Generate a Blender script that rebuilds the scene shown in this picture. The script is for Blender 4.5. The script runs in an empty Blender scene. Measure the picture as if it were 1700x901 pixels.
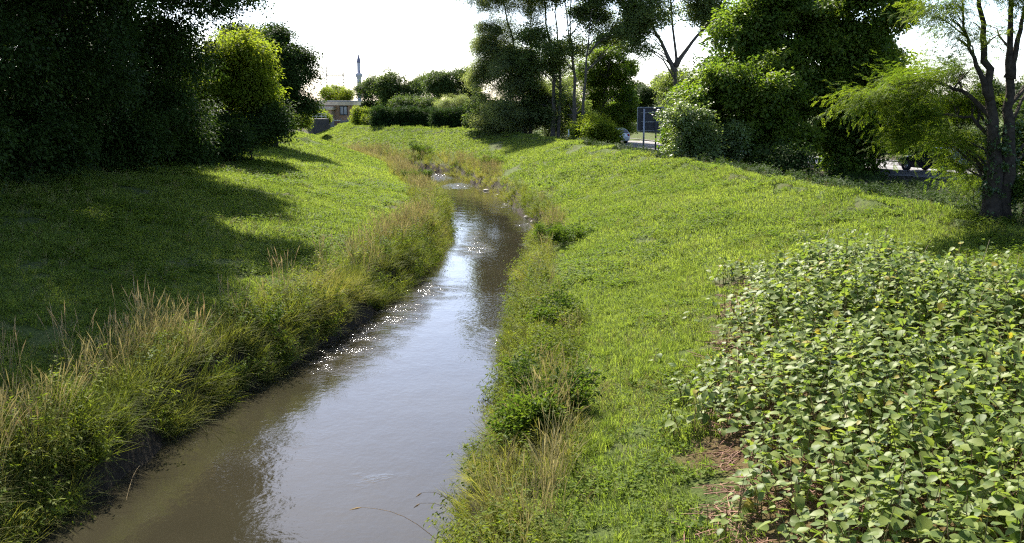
import bpy, bmesh, math
import numpy as np
from mathutils import Vector, Matrix, Euler
R = math.radians
rng = np.random.default_rng(11)
SC = bpy.context.scene
COL = SC.collection

# ------------------------------------------------------------------ camera
CAM_Z, FPX, PITCH = 6.0, 1668.0, R(9.71)
cam_d = bpy.data.cameras.new('camera'); cam = bpy.data.objects.new('camera', cam_d); COL.objects.link(cam)
cam.location = (0, 0, CAM_Z); cam.rotation_euler = (R(90) - PITCH, 0, 0)
cam_d.sensor_width = 36.0; cam_d.lens = 36.0 * FPX / 1700.0
cam_d.clip_start = 0.1; cam_d.clip_end = 6000
SC.camera = cam
# ------------------------------------------------------------------ sky and sun
SUN_EL, SUN_AZ = R(47), R(-20)                 # azimuth from +Y, positive to the right
SKY_STRENGTH, SUN_STRENGTH, EXPOSURE = 0.13, 5.0, 1.70
W = bpy.data.worlds.new('World'); SC.world = W; W.use_nodes = True
nt = W.node_tree; bg = nt.nodes['Background']
sk = nt.nodes.new('ShaderNodeTexSky'); sk.sky_type = 'NISHITA'; sk.sun_disc = False
sk.sun_elevation = SUN_EL; sk.sun_rotation = SUN_AZ; sk.air_density = 0.6; sk.dust_density = 1.1; sk.ozone_density = 1.0
nt.links.new(sk.outputs[0], bg.inputs[0]); bg.inputs[1].default_value = SKY_STRENGTH
sd = bpy.data.lights.new('sun', 'SUN'); sd.energy = SUN_STRENGTH; sd.angle = R(0.53); sd.color = (1.0, 0.94, 0.83)
so = bpy.data.objects.new('sun', sd); COL.objects.link(so); so.location = (-20, 60, 60)
so.rotation_euler = Vector((math.sin(SUN_AZ) * math.cos(SUN_EL), math.cos(SUN_AZ) * math.cos(SUN_EL), math.sin(SUN_EL))).to_track_quat('Z', 'Y').to_euler()
vs = SC.view_settings; vs.view_transform = 'Standard'; vs.look = 'None'; vs.gamma = 1.0; vs.use_curve_mapping = False; vs.exposure = EXPOSURE
cy = SC.cycles; cy.max_bounces = 3; cy.diffuse_bounces = 2; cy.glossy_bounces = 2; cy.transmission_bounces = 3; cy.transparent_max_bounces = 4
cy.use_adaptive_sampling = True; cy.adaptive_threshold = 0.02
cy.sample_clamp_indirect = 6.0; cy.use_denoising = False; cy.filter_width = 1.25; cy.caustics_reflective = False; cy.caustics_refractive = False

# ------------------------------------------------------------------ helpers
def at(px, py, d):
    """World point at forward distance d that projects to a photo pixel (used to read real positions off the photo)."""
    u = (px - 850) / FPX; v = (450.5 - py) / FPX
    r = Vector((u, math.cos(PITCH) + v * math.sin(PITCH), -math.sin(PITCH) + v * math.cos(PITCH)))
    return Vector((0, 0, CAM_Z)) + r * (d / r.y)

def tag(o, label=None, cat=None, group=None, kind=None):
    for k, v in (('label', label), ('category', cat), ('group', group), ('kind', kind)):
        if v: o[k] = v
    return o

def link(name, me, mat=None, parent=None, smooth=False):
    o = bpy.data.objects.new(name, me); COL.objects.link(o)
    if mat is not None and not me.materials: me.materials.append(mat)
    if smooth: me.shade_smooth()
    if parent: o.parent = parent
    return o

def empty(name, loc, label, cat, group=None, rz=0.0):
    o = bpy.data.objects.new(name, None); COL.objects.link(o)
    o.location = loc; o.rotation_euler = (0, 0, rz); o.empty_display_size = 0.3
    return tag(o, label, cat, group)

def np_mesh(name, V, Fc):
    """V (n,3), Fc list of (m,k) arrays of indices."""
    me = bpy.data.meshes.new(name)
    V = np.asarray(V, np.float32)
    loops = np.concatenate([f.reshape(-1) for f in Fc]).astype(np.int32)
    cnt = np.concatenate([np.full(len(f), f.shape[1]) for f in Fc]).astype(np.int32)
    me.vertices.add(len(V)); me.vertices.foreach_set('co', V.ravel())
    me.loops.add(len(loops)); me.loops.foreach_set('vertex_index', loops)
    me.polygons.add(len(cnt)); me.polygons.foreach_set('loop_start', np.concatenate([[0], np.cumsum(cnt)[:-1]]).astype(np.int32))
    me.update(calc_edges=True)
    return me

class MB:
    def __init__(s): s.v = []; s.f = []
    def add(s, v, f):
        b = len(s.v); s.v += [tuple(x) for x in v]; s.f += [tuple(i + b for i in q) for q in f]; return s
    def box(s, c, size, rz=0.0):
        x, y, z = (q / 2 for q in size); m = Matrix.Rotation(rz, 3, 'Z')
        v = [m @ Vector((a * x, b * y, e * z)) + Vector(c) for a, b, e in ((-1,-1,-1),(1,-1,-1),(1,1,-1),(-1,1,-1),(-1,-1,1),(1,-1,1),(1,1,1),(-1,1,1))]
        return s.add(v, [(3,2,1,0),(4,5,6,7),(0,1,5,4),(1,2,6,5),(2,3,7,6),(3,0,4,7)])
    def tube(s, pts, rad, n=7, cap=True):
        pts = [Vector(p) for p in pts]; V = []
        for i, p in enumerate(pts):
            t = (pts[min(i + 1, len(pts) - 1)] - pts[max(i - 1, 0)]).normalized()
            a = t.cross(Vector((0.31, 0.95, 0.02)))
            if a.length < 1e-3: a = t.cross(Vector((1, 0, 0)))
            a.normalize(); b = t.cross(a)
            for k in range(n):
                w = 2 * math.pi * k / n
                V.append(p + (a * math.cos(w) + b * math.sin(w)) * rad[i])
        Fc = [(i * n + k, i * n + (k + 1) % n, (i + 1) * n + (k + 1) % n, (i + 1) * n + k) for i in range(len(pts) - 1) for k in range(n)]
        if cap: Fc += [tuple(range(n))[::-1], tuple((len(pts) - 1) * n + k for k in range(n))]
        return s.add(V, Fc)
    def lathe(s, prof, n=16, c=(0, 0, 0)):
        V = [(c[0] + r * math.cos(2 * math.pi * k / n), c[1] + r * math.sin(2 * math.pi * k / n), c[2] + z) for r, z in prof for k in range(n)]
        return s.add(V, [(i * n + k, i * n + (k + 1) % n, (i + 1) * n + (k + 1) % n, (i + 1) * n + k) for i in range(len(prof) - 1) for k in range(n)])
    def build(s, name, mat, parent=None, smooth=False):
        me = bpy.data.meshes.new(name); me.from_pydata(s.v, [], s.f); me.update()
        return link(name, me, mat, parent, smooth)

# ------------------------------------------------------------------ materials
def nodes_of(m):
    m.use_nodes = True; return m.node_tree.nodes, m.node_tree.links

def plain(name, col, rough=0.7, metal=0.0, var=0.15, scale=6.0, bump=0.0, spec=0.5, col2=None):
    m = bpy.data.materials.new(name); N, L = nodes_of(m); b = N['Principled BSDF']
    tc = N.new('ShaderNodeTexCoord'); no = N.new('ShaderNodeTexNoise'); no.inputs['Scale'].default_value = scale; no.inputs['Detail'].default_value = 6
    L.new(tc.outputs['Object'], no.inputs['Vector'])
    mx = N.new('ShaderNodeMix'); mx.data_type = 'RGBA'
    c2 = col2 or tuple(min(1, c * (1 + var)) for c in col); c1 = col if col2 else tuple(c * (1 - var) for c in col)
    mx.inputs[6].default_value = (*c1, 1); mx.inputs[7].default_value = (*c2, 1)
    rp = N.new('ShaderNodeMapRange'); rp.inputs['From Min'].default_value = 0.3; rp.inputs['From Max'].default_value = 0.7
    L.new(no.outputs['Fac'], rp.inputs['Value']); L.new(rp.outputs[0], mx.inputs[0]); L.new(mx.outputs[2], b.inputs['Base Color'])
    b.inputs['Roughness'].default_value = rough; b.inputs['Metallic'].default_value = metal; b.inputs['Specular IOR Level'].default_value = spec
    if bump:
        bp = N.new('ShaderNodeBump'); bp.inputs['Strength'].default_value = bump; bp.inputs['Distance'].default_value = 0.05
        L.new(no.outputs['Fac'], bp.inputs['Height']); L.new(bp.outputs[0], b.inputs['Normal'])
    return m

def leaf_mat(name, c1, c2, trans=0.5, rough=0.6, spec=0.10, tcol=(1.15, 1.2, 0.62), attr='INSTANCER'):
    """Leaf: glossy-diffuse front plus light coming through the blade. 'tint' picks a colour between c1 and c2."""
    m = bpy.data.materials.new(name); N, L = nodes_of(m); b = N['Principled BSDF']; out = N['Material Output']
    if attr == 'RANDOM':
        oi = N.new('ShaderNodeObjectInfo'); fac = oi.outputs['Random']
    else:
        a = N.new('ShaderNodeAttribute'); a.attribute_type = attr; a.attribute_name = 'tint'; fac = a.outputs['Fac']
    if attr == 'INSTANCER':
        va = N.new('ShaderNodeAttribute'); va.attribute_name = 'vary'
        ad = N.new('ShaderNodeMath'); ad.operation = 'MULTIPLY_ADD'; ad.use_clamp = True; L.new(va.outputs['Fac'], ad.inputs[0]); ad.inputs[1].default_value = 0.6
        sb = N.new('ShaderNodeMath'); sb.operation = 'SUBTRACT'; L.new(fac, sb.inputs[0]); sb.inputs[1].default_value = 0.3; L.new(sb.outputs[0], ad.inputs[2]); fac = ad.outputs[0]
    mx = N.new('ShaderNodeMix'); mx.data_type = 'RGBA'
    mx.inputs[6].default_value = (*c1, 1); mx.inputs[7].default_value = (*c2, 1); L.new(fac, mx.inputs[0])
    if 'knotweed' in name:                     # a few yellowed and browning leaves
        gt = N.new('ShaderNodeMath'); gt.operation = 'GREATER_THAN'; gt.inputs[1].default_value = 0.978; L.new(fac, gt.inputs[0])
        m2 = N.new('ShaderNodeMix'); m2.data_type = 'RGBA'; L.new(gt.outputs[0], m2.inputs[0]); L.new(mx.outputs[2], m2.inputs[6]); m2.inputs[7].default_value = (.30, .25, .045, 1); mx = m2
    L.new(mx.outputs[2], b.inputs['Base Color']); b.inputs['Roughness'].default_value = rough; b.inputs['Specular IOR Level'].default_value = spec
    mu = N.new('ShaderNodeMix'); mu.data_type = 'RGBA'; mu.blend_type = 'MULTIPLY'; mu.inputs[0].default_value = 1
    L.new(mx.outputs[2], mu.inputs[6]); mu.inputs[7].default_value = (*tcol, 1)
    tr = N.new('ShaderNodeBsdfTranslucent'); L.new(mu.outputs[2], tr.inputs[0])
    ms = N.new('ShaderNodeMixShader'); ms.inputs[0].default_value = trans
    L.new(b.outputs[0], ms.inputs[1]); L.new(tr.outputs[0], ms.inputs[2]); L.new(ms.outputs[0], out.inputs[0])
    return m

# ------------------------------------------------------------------ terrain shape
# the stream: centre x, y, half width of the water, slope length to the left and right crest
STREAM = np.array([
    (-5.5, -40, 2.9, 10.5, 12.0), (-4.9, -10, 3.2, 10.5, 12.0), (-4.15, 6, 3.2, 10.5, 12.0), (-3.75, 13, 3.15, 10.5, 12.0), (-3.15, 18, 3.0, 11.0, 12.0),
    (-2.55, 22.7, 2.55, 12.0, 12.0), (-1.8, 29.7, 2.0, 13.2, 11.4), (-1.2, 37, 1.9, 14.0, 9.6), (-0.95, 43, 2.05, 14.5, 8.2), (-0.95, 48, 2.25, 14.6, 7.4),
    (-1.8, 56, 2.15, 14.2, 6.6), (-4.0, 68.5, 2.2, 11.5, 6.2), (-6.2, 78.5, 2.1, 7.6, 7.2), (-9.2, 84.7, 2.0, 6.0, 8.0), (-14, 90.5, 2.0, 5.6, 8.0),
    (-20, 97, 2.0, 6.5, 7.5), (-25, 105, 2.0, 6.5, 6.5), (-28, 115, 2.0, 6.5, 6.5), (-34, 160, 2.0, 6.5, 6.5), (-60, 300, 2.0, 6.5, 6.5)])
def _dense(A, k=8):
    out = []
    for i in range(len(A) - 1):
        p0, p1, p2, p3 = A[max(i - 1, 0)], A[i], A[i + 1], A[min(i + 2, len(A) - 1)]
        for j in range(k):
            t = j / k
            q = 0.5 * ((2 * p1) + (-p0 + p2) * t + (2 * p0 - 5 * p1 + 4 * p2 - p3) * t * t + (-p0 + 3 * p1 - 3 * p2 + p3) * t ** 3)
            l = p1 + (p2 - p1) * t
            out.append((*(0.5 * q[:2] + 0.5 * l[:2]), *l[2:]))
    return np.array(out + [tuple(A[-1])])
SD = _dense(STREAM)
CREST = 3.3

def stream_coords(x, y):
    """-> side (-1 left, +1 right), distance from the water's edge, slope length to the crest."""
    x = np.asarray(x, float).ravel(); y = np.asarray(y, float).ravel()
    best = np.full(x.shape, 1e18); side = np.ones(x.shape); hw = np.zeros(x.shape); bl = np.zeros(x.shape); br = np.zeros(x.shape)
    for i in range(len(SD) - 1):
        a, b = SD[i], SD[i + 1]; dx, dy = b[0] - a[0], b[1] - a[1]; L2 = dx * dx + dy * dy
        t = np.clip(((x - a[0]) * dx + (y - a[1]) * dy) / L2, 0, 1)
        ex = x - (a[0] + t * dx); ey = y - (a[1] + t * dy); d2 = ex * ex + ey * ey
        k = d2 < best
        best[k] = d2[k]; side[k] = np.where((dx * ey - dy * ex)[k] > 0, -1, 1)
        for arr, c in ((hw, 2), (bl, 3), (br, 4)): arr[k] = (a[c] + t * (b[c] - a[c]))[k]
    return side, np.sqrt(best) - hw, np.where(side < 0, bl, br)

def ss(a, b, x):
    t = np.clip((x - a) / (b - a), 0, 1); return t * t * (3 - 2 * t)
_ph = rng.uniform(0, 6.28, (40, 3)); _fr = rng.normal(0, 1, (40, 2))
def bumps(x, y, s):
    z = np.zeros(np.shape(x))
    for i in range(14): z = z + np.sin((_fr[i, 0] * x + _fr[i, 1] * y) / s + _ph[i, 0])
    return z / 5.0

def height(x, y):
    shp = np.shape(x); x = np.asarray(x, float).ravel(); y = np.asarray(y, float).ravel()
    side, e, B = stream_coords(x, y)
    edge = e + 0.16 * bumps(x, y, 0.7) + 0.2 * bumps(x + 9, y, 1.9)
    toe = np.where(side < 0, 0.85, 0.62)
    t = np.clip((e - 0.5) / (B - 0.5), 0, 1)
    crest = np.where(side > 0, 2.93 + 0.3 * ss(80, 100, y), CREST)
    slope = toe + (crest - toe) * (0.93 * t + 0.07 * ss(0, 1, t)) - 0.22 * ss(0.55, 1.0, t) * (1 - ss(1.0, 1.12, e / B))
    z = np.where(edge < 0, -0.55 * ss(0, -0.8, edge) , toe * ss(-0.10, 0.42, edge))
    z = np.where(e > 0.5, slope, z)
    far = ss(85, 110, y)
    w0 = 0.5 + 1.5 * far; rightz = (crest - 0.05) * (1 - ss(B + w0, B + w0 + 5.0, e)) + (1.55 + 1.05 * far) * ss(B + w0, B + w0 + 5.0, e)
    leftz = np.full(x.shape, CREST - 0.05)
    z = np.where(e > B, np.where(side > 0, rightz, leftz), z)
    z = z + ss(0.4, 1.2, e) * (0.028 * bumps(x, y, 1.3) + 0.015 * bumps(x + 3, y - 5, 0.35))
    dist = np.hypot(x, y - 40)
    return np.where(dist > 120, z + (2.4 - z) * ss(120, 200, dist), z).reshape(shp)
def hz(x, y): return float(height(np.array([x]), np.array([y]))[0])

def ray_ground(px, py, up=0.0):
    """Where the view through a photo pixel meets the ground (raised by 'up')."""
    d = np.concatenate([np.arange(4, 60, 0.05), np.arange(60, 200, 0.2)])
    P = np.array([tuple(at(px, py, k)) for k in (1.0, 2.0)]); st = P[1] - P[0]
    Q = P[0] + (d[:, None] - 1.0) * st
    g = height(Q[:, 0], Q[:, 1]) + up
    i = int(np.argmax(Q[:, 2] <= g)); return Q[i]

#==TERRAIN_END==
def axis(lo, hi, step, far):
    core = list(np.arange(lo, hi + 1e-6, step)); s = step; a = lo; out = []
    while a > -far: s *= 1.25; a -= s; out.append(a)
    s = step; b = hi; up = []
    while b < far: s *= 1.25; b += s; up.append(b)
    return np.array(out[::-1] + core + up)
xs = axis(-32, 34, 0.26, 2500); ys = axis(2, 118, 0.36, 2600); ys = ys[ys > -60]
X, Y = np.meshgrid(xs, ys); Z = height(X, Y)
nx, ny = len(xs), len(ys); I = np.arange(nx * ny).reshape(ny, nx)
quads = np.stack([I[:-1, :-1], I[:-1, 1:], I[1:, 1:], I[1:, :-1]], -1).reshape(-1, 4)
gme = np_mesh('ground', np.stack([X.ravel(), Y.ravel(), Z.ravel()], 1), [quads])

def ground_material():
    m = bpy.data.materials.new('turf_soil'); N, L = nodes_of(m); b = N['Principled BSDF']
    ge = N.new('ShaderNodeNewGeometry'); sp = N.new('ShaderNodeSeparateXYZ'); L.new(ge.outputs['Position'], sp.inputs[0])
    def noise(s, d=8):
        n = N.new('ShaderNodeTexNoise'); n.inputs['Scale'].default_value = s; n.inputs['Detail'].default_value = d; n.inputs['Roughness'].default_value = 0.65
        L.new(ge.outputs['Position'], n.inputs['Vector']); return n.outputs['Fac']
    def ramp(v, a, c):
        r = N.new('ShaderNodeMapRange'); r.inputs['From Min'].default_value = a; r.inputs['From Max'].default_value = c; L.new(v, r.inputs['Value']); return r.outputs[0]
    def mix(f, a, c):
        x = N.new('ShaderNodeMix'); x.data_type = 'RGBA'; L.new(f, x.inputs[0])
        for s, q in ((6, a), (7, c)):
            if isinstance(q, tuple): x.inputs[s].default_value = (*q, 1)
            else: L.new(q, x.inputs[s])
        return x.outputs[2]
    green = mix(ramp(noise(7), 0.35, 0.65), (0.04, 0.06, 0.012), (0.075, 0.10, 0.02))
    green = mix(ramp(noise(0.8), 0.5, 0.72), green, (0.07, 0.06, 0.03))
    soil = mix(ramp(noise(14), 0.3, 0.7), (0.016, 0.012, 0.008), (0.045, 0.034, 0.02))  # wet earth, darkened further so the bank cut reads as undercut shadow
    at_ = N.new('ShaderNodeAttribute'); at_.attribute_name = 'soil'
    red = mix(ramp(noise(18), 0.3, 0.7), (0.05, 0.022, 0.012), (0.17, 0.08, 0.045))
    ar = N.new('ShaderNodeAttribute'); ar.attribute_name = 'litter'
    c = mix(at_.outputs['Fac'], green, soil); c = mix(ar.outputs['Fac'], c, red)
    L.new(c, b.inputs['Base Color']); b.inputs['Roughness'].default_value = 0.95; b.inputs['Specular IOR Level'].default_value = 0.15
    bp = N.new('ShaderNodeBump'); bp.inputs['Strength'].default_value = 0.8; bp.inputs['Distance'].default_value = 0.08
    L.new(noise(22), bp.inputs['Height']); L.new(bp.outputs[0], b.inputs['Normal'])
    return m
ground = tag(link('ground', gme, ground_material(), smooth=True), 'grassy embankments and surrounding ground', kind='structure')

# polygon of the knotweed stand on the right slope (x, y)
KNOT = np.array([(2.7, 7.2), (2.75, 9.6), (2.5, 10.8), (2.7, 13.2), (3.6, 17.5), (4.5, 20.6), (5.7, 24.8), (6.7, 23.4), (7.9, 21.9), (8.7, 18.7), (9.6, 16.3), (13, 14), (13, 2.5), (4.0, 2.5)])
def poly_dist(x, y, P=KNOT):
    """signed distance to polygon, positive inside"""
    x = np.asarray(x); y = np.asarray(y); ins = np.zeros(x.shape, bool); d = np.full(x.shape, 1e9)
    for i in range(len(P)):
        a, b = P[i], P[(i + 1) % len(P)]
        c = ((a[1] > y) != (b[1] > y)) & (x < (b[0] - a[0]) * (y - a[1]) / (b[1] - a[1] + 1e-12) + a[0]); ins ^= c
        dx, dy = b - a; t = np.clip(((x - a[0]) * dx + (y - a[1]) * dy) / (dx * dx + dy * dy), 0, 1)
        d = np.minimum(d, np.hypot(x - a[0] - t * dx, y - a[1] - t * dy))
    return np.where(ins, d, -d)

_sd, _e, _B = stream_coords(X, Y)
soil = 1 - ss(0.25, 1.1, _e)
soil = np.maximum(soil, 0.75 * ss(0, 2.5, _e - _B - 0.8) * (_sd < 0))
soil = np.maximum(soil, 0.85 * ss(0, 1.2, _e - _B - 0.8) * (_sd > 0) * (Y.ravel() < 80))  # tree shade behind the right crest, painted in with the dark soil tone
kd = poly_dist(X.ravel(), Y.ravel())
litter = ss(-0.35, 0.35, kd + 0.5 * bumps(X.ravel(), Y.ravel(), 0.5)) * 0.6
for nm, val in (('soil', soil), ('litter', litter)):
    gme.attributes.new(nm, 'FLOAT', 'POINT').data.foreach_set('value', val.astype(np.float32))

# ------------------------------------------------------------------ water
def water_material():
    m = bpy.data.materials.new('stream_water'); N, L = nodes_of(m); b = N['Principled BSDF']
    b.inputs['IOR'].default_value = 1.33; b.inputs['Roughness'].default_value = 0.03
    ge = N.new('ShaderNodeNewGeometry')
    def noise(s, d, vec=None, mp=None):
        n = N.new('ShaderNodeTexNoise'); n.inputs['Scale'].default_value = s; n.inputs['Detail'].default_value = d
        v = ge.outputs['Position']
        if mp:
            q = N.new('ShaderNodeMapping'); q.inputs['Scale'].default_value = mp; L.new(v, q.inputs[0]); v = q.outputs[0]
        L.new(v, n.inputs['Vector']); return n.outputs['Fac']
    def math_(op, a, c):
        x = N.new('ShaderNodeMath'); x.operation = op
        for i, q in enumerate((a, c)):
            if isinstance(q, (int, float)): x.inputs[i].default_value = q
            else: L.new(q, x.inputs[i])
        return x.outputs[0]
    mx = N.new('ShaderNodeMix'); mx.data_type = 'RGBA'; L.new(noise(0.35, 3), mx.inputs[0])
    mx.inputs[6].default_value = (0.015, 0.0135, 0.008, 1); mx.inputs[7].default_value = (0.032, 0.028, 0.017, 1)
    L.new(mx.outputs[2], b.inputs['Base Color'])
    a = N.new('ShaderNodeAttribute'); a.attribute_name = 'riffle'
    calm = math_('MULTIPLY', noise(2.2, 3, mp=(1.0, 0.55, 1)), 0.015)
    fine = math_('MULTIPLY', noise(9, 2, mp=(1, 0.7, 1)), 0.003)
    gust = noise(0.6, 2)
    calm = math_('ADD', math_('MULTIPLY', calm, gust), fine)
    rp = N.new('ShaderNodeMapRange'); rp.inputs['From Min'].default_value = 0.42; rp.inputs['From Max'].default_value = 0.62; L.new(noise(1.7, 3), rp.inputs['Value'])
    mask = math_('MULTIPLY', a.outputs['Fac'], math_('ADD', math_('MULTIPLY', rp.outputs[0], 0.85), 0.2))
    rif = math_('MULTIPLY', math_('MULTIPLY', noise(15, 3, mp=(0.75, 1.0, 1)), mask), 0.07)
    L.new(math_('ADD', math_('MULTIPLY', mask, 0.13), 0.03), b.inputs['Roughness'])
    bp = N.new('ShaderNodeBump'); bp.inputs['Strength'].default_value = 1.0; bp.inputs['Distance'].default_value = 1.0
    L.new(math_('ADD', calm, rif), bp.inputs['Height']); L.new(bp.outputs[0], b.inputs['Normal'])
    return m
wx = np.arange(-34, 6.01, 0.3); wy = np.arange(-8, 122, 0.3)
WX, WY = np.meshgrid(wx, wy); wI = np.arange(WX.size).reshape(WX.shape)
ws, we, wB = stream_coords(WX, WY)
wq = np.stack([wI[:-1, :-1], wI[:-1, 1:], wI[1:, 1:], wI[1:, :-1]], -1).reshape(-1, 4)
wq = wq[(we[wq] < 0.9).any(1)]
wme = np_mesh('water', np.stack([WX.ravel(), WY.ravel(), np.zeros(WX.size)], 1), [wq])
RIFFLES = [(-4.4, 24.6, 1.1, 2.6, 1.0), (-3.6, 28.5, 1.0, 2.4, 1.0), (-2.9, 31.5, 1.0, 1.8, 0.8), (-1.45, 40.6, 0.55, 1.8, 1.2), (-1.7, 44, 0.35, 2.2, .6), (-6.8, 80.5, 2.2, 4.0, 1.4), (-3.6, 71, .9, 2.0, .9),
           (1.0, 48.5, 0.7, 2.5, .9), (0.0, 58, 0.9, 3.5, .9), (0.9, 42, 0.4, 1.6, .7), (-0.4, 24.5, 0.3, 1.2, .6), (-2.3, 15.4, 0.3, 0.3, .35), (-4.2, 17.0, 1.1, 1.3, .10), (-3.0, 15, 3, 9, .02)]
rf = np.zeros(WX.size)
for x0, y0, rx, ry, s in RIFFLES: rf = np.maximum(rf, s * np.exp(-(((WX.ravel() - x0) / rx) ** 2 + ((WY.ravel() - y0) / ry) ** 2)))
wme.attributes.new('riffle', 'FLOAT', 'POINT').data.foreach_set('value', rf.astype(np.float32))
tag(link('water', wme, water_material(), smooth=True), 'muddy stream between the embankments', kind='structure')

# ------------------------------------------------------------------ scattering (grass, foliage)
_groups = {}
def scatter_tree(key, protos):
    if key in _groups: return _groups[key]
    g = bpy.data.node_groups.new('scatter_' + key, 'GeometryNodeTree')
    g.interface.new_socket('Geometry', in_out='INPUT', socket_type='NodeSocketGeometry')
    g.interface.new_socket('Geometry', in_out='OUTPUT', socket_type='NodeSocketGeometry')
    N, L = g.nodes, g.links; gi = N.new('NodeGroupInput'); go = N.new('NodeGroupOutput')
    join = N.new('GeometryNodeJoinGeometry')
    for p in reversed(protos):
        oi = N.new('GeometryNodeObjectInfo'); oi.inputs['Object'].default_value = p; oi.inputs['As Instance'].default_value = False
        ti = N.new('GeometryNodeGeometryToInstance'); L.new(oi.outputs['Geometry'], ti.inputs[0]); L.new(ti.outputs[0], join.inputs[0])
    ip = N.new('GeometryNodeInstanceOnPoints'); L.new(gi.outputs[0], ip.inputs['Points']); L.new(join.outputs[0], ip.inputs['Instance'])
    ip.inputs['Pick Instance'].default_value = True
    def attr(nm, t):
        a = N.new('GeometryNodeInputNamedAttribute'); a.data_type = t; a.inputs['Name'].default_value = nm; return a.outputs['Attribute']
    er = N.new('FunctionNodeEulerToRotation'); L.new(attr('turn', 'FLOAT_VECTOR'), er.inputs[0]); L.new(er.outputs[0], ip.inputs['Rotation'])
    L.new(attr('pick', 'INT'), ip.inputs['Instance Index']); L.new(attr('size', 'FLOAT'), ip.inputs['Scale'])
    L.new(ip.outputs[0], go.inputs[0]); _groups[key] = g
    return g

def scatter(name, key, protos, pts, turn, size, tint, mat, parent=None, label=None, pick=None):
    pts = np.asarray(pts, np.float32); n = len(pts)
    me = bpy.data.meshes.new(name); me.vertices.add(n); me.vertices.foreach_set('co', pts.ravel())
    if pick is None: pick = rng.integers(0, len(protos), n)
    for nm, ty, val, f in (('turn', 'FLOAT_VECTOR', turn, 'vector'), ('size', 'FLOAT', size, 'value'), ('tint', 'FLOAT', tint, 'value'), ('pick', 'INT', pick, 'value')):
        me.attributes.new(nm, ty, 'POINT').data.foreach_set(f, np.ascontiguousarray(val, np.int32 if ty == 'INT' else np.float32).ravel())
    me.update(); o = link(name, me, mat, parent); tag(o, label, kind='stuff')
    md = o.modifiers.new('scatter', 'NODES'); md.node_group = scatter_tree(key, protos)
    return o

def proto(name, V, Fc, mat, per=4):
    me = np_mesh(name, V, Fc); me.materials.append(mat)
    r_ = np.random.default_rng(len(V)).random(len(V) // per + 1)
    me.attributes.new('vary', 'FLOAT', 'POINT').data.foreach_set('value', r_[np.arange(len(V)) // per].astype(np.float32))
    return bpy.data.objects.new(name, me)   # source shape, not in the scene

def leaf_cards(base, dirv, nrm, length, width, fold=0.18):
    """folded four-point leaves -> verts, tris"""
    base = np.asarray(base, float); n = len(base)
    d = dirv / np.linalg.norm(dirv, axis=1, keepdims=True)
    s = np.cross(d, nrm); s /= np.linalg.norm(s, axis=1, keepdims=True) + 1e-9; u = np.cross(s, d)
    L_ = np.asarray(length).reshape(-1, 1); w = np.asarray(width).reshape(-1, 1)
    a = base; b = base + d * L_ - u * L_ * 0.12; c = base + d * L_ * 0.42 + s * w / 2 + u * w * fold; e = base + d * L_ * 0.42 - s * w / 2 + u * w * fold
    V = np.stack([a, c, b, e], 1).reshape(-1, 3); k = np.arange(n)[:, None] * 4
    return V, np.concatenate([k + np.array([[0, 1, 2]]), k + np.array([[0, 2, 3]])])

def blades(n, h, r, w, lean, segs=3, seed=0, flop=0.5):
    """n curved grass blades"""
    g = np.random.default_rng(seed); V = []; Fc = []
    for i in range(n):
        a = g.uniform(0, 6.283); q = r * math.sqrt(g.uniform()); bx, by = q * math.cos(g.uniform(0, 6.283)), q * math.sin(g.uniform(0, 6.283))
        H = h * g.uniform(0.55, 1.1); le = lean * g.uniform(0.3, 1.3); dx, dy = math.cos(a), math.sin(a); sx, sy = -dy, dx; b0 = len(V)
        for k in range(segs + 1):
            t = k / segs; out = le * H * t ** 1.7; z = H * t * (1 - flop * le * 0.5 * t * t); ww = w * (1 - t ** 1.6) * 0.5
            if k < segs: V += [(bx + dx * out + sx * ww, by + dy * out + sy * ww, z), (bx + dx * out - sx * ww, by + dy * out - sy * ww, z)]
            else: V.append((bx + dx * out, by + dy * out, z))
        for k in range(segs - 1): Fc += [(b0 + 2 * k, b0 + 2 * k + 1, b0 + 2 * k + 3), (b0 + 2 * k, b0 + 2 * k + 3, b0 + 2 * k + 2)]
        Fc.append((b0 + 2 * segs - 2, b0 + 2 * segs - 1, b0 + 2 * segs))
    return np.array(V), np.array(Fc)

def turf(n, a, h, w, lean, seed):
    """square patch of short leaning blades, two segments each"""
    g = np.random.default_rng(seed); t = g.uniform(0, 6.283, n); dx, dy = np.cos(t), np.sin(t)
    cx = g.uniform(-a / 2, a / 2, (n // 9 + 1, 2)); c = cx[np.arange(n) // 9] + g.normal(0, .035, (n, 2)) * (a / .5) ** .5
    H = h * g.uniform(.45, 1.15, n) * np.repeat(g.uniform(.6, 1.3, n // 9 + 1), 9)[:n]; le = lean * g.uniform(.2, 1.4, n); V = np.zeros((n, 5, 3))
    for k, f in ((0, 1.0), (1, .75)):
        tt = k * .55; o = le * H * tt ** 1.6; z = H * tt * (1 - .2 * le * tt) - .01 * (k == 0); ww = w * f * .5
        V[:, 2 * k, 0] = c[:, 0] + dx * o - dy * ww; V[:, 2 * k, 1] = c[:, 1] + dy * o + dx * ww; V[:, 2 * k + 1, 0] = c[:, 0] + dx * o + dy * ww; V[:, 2 * k + 1, 1] = c[:, 1] + dy * o - dx * ww; V[:, 2 * k, 2] = V[:, 2 * k + 1, 2] = z
    V[:, 4, 0] = c[:, 0] + dx * le * H; V[:, 4, 1] = c[:, 1] + dy * le * H; V[:, 4, 2] = H * np.clip(1 - .38 * le, .25, 1)
    i = np.arange(n)[:, None] * 5
    return V.reshape(-1, 3), [np.concatenate([i + np.array([[0, 1, 3]]), i + np.array([[0, 3, 2]]), i + np.array([[2, 3, 4]])])]

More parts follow.
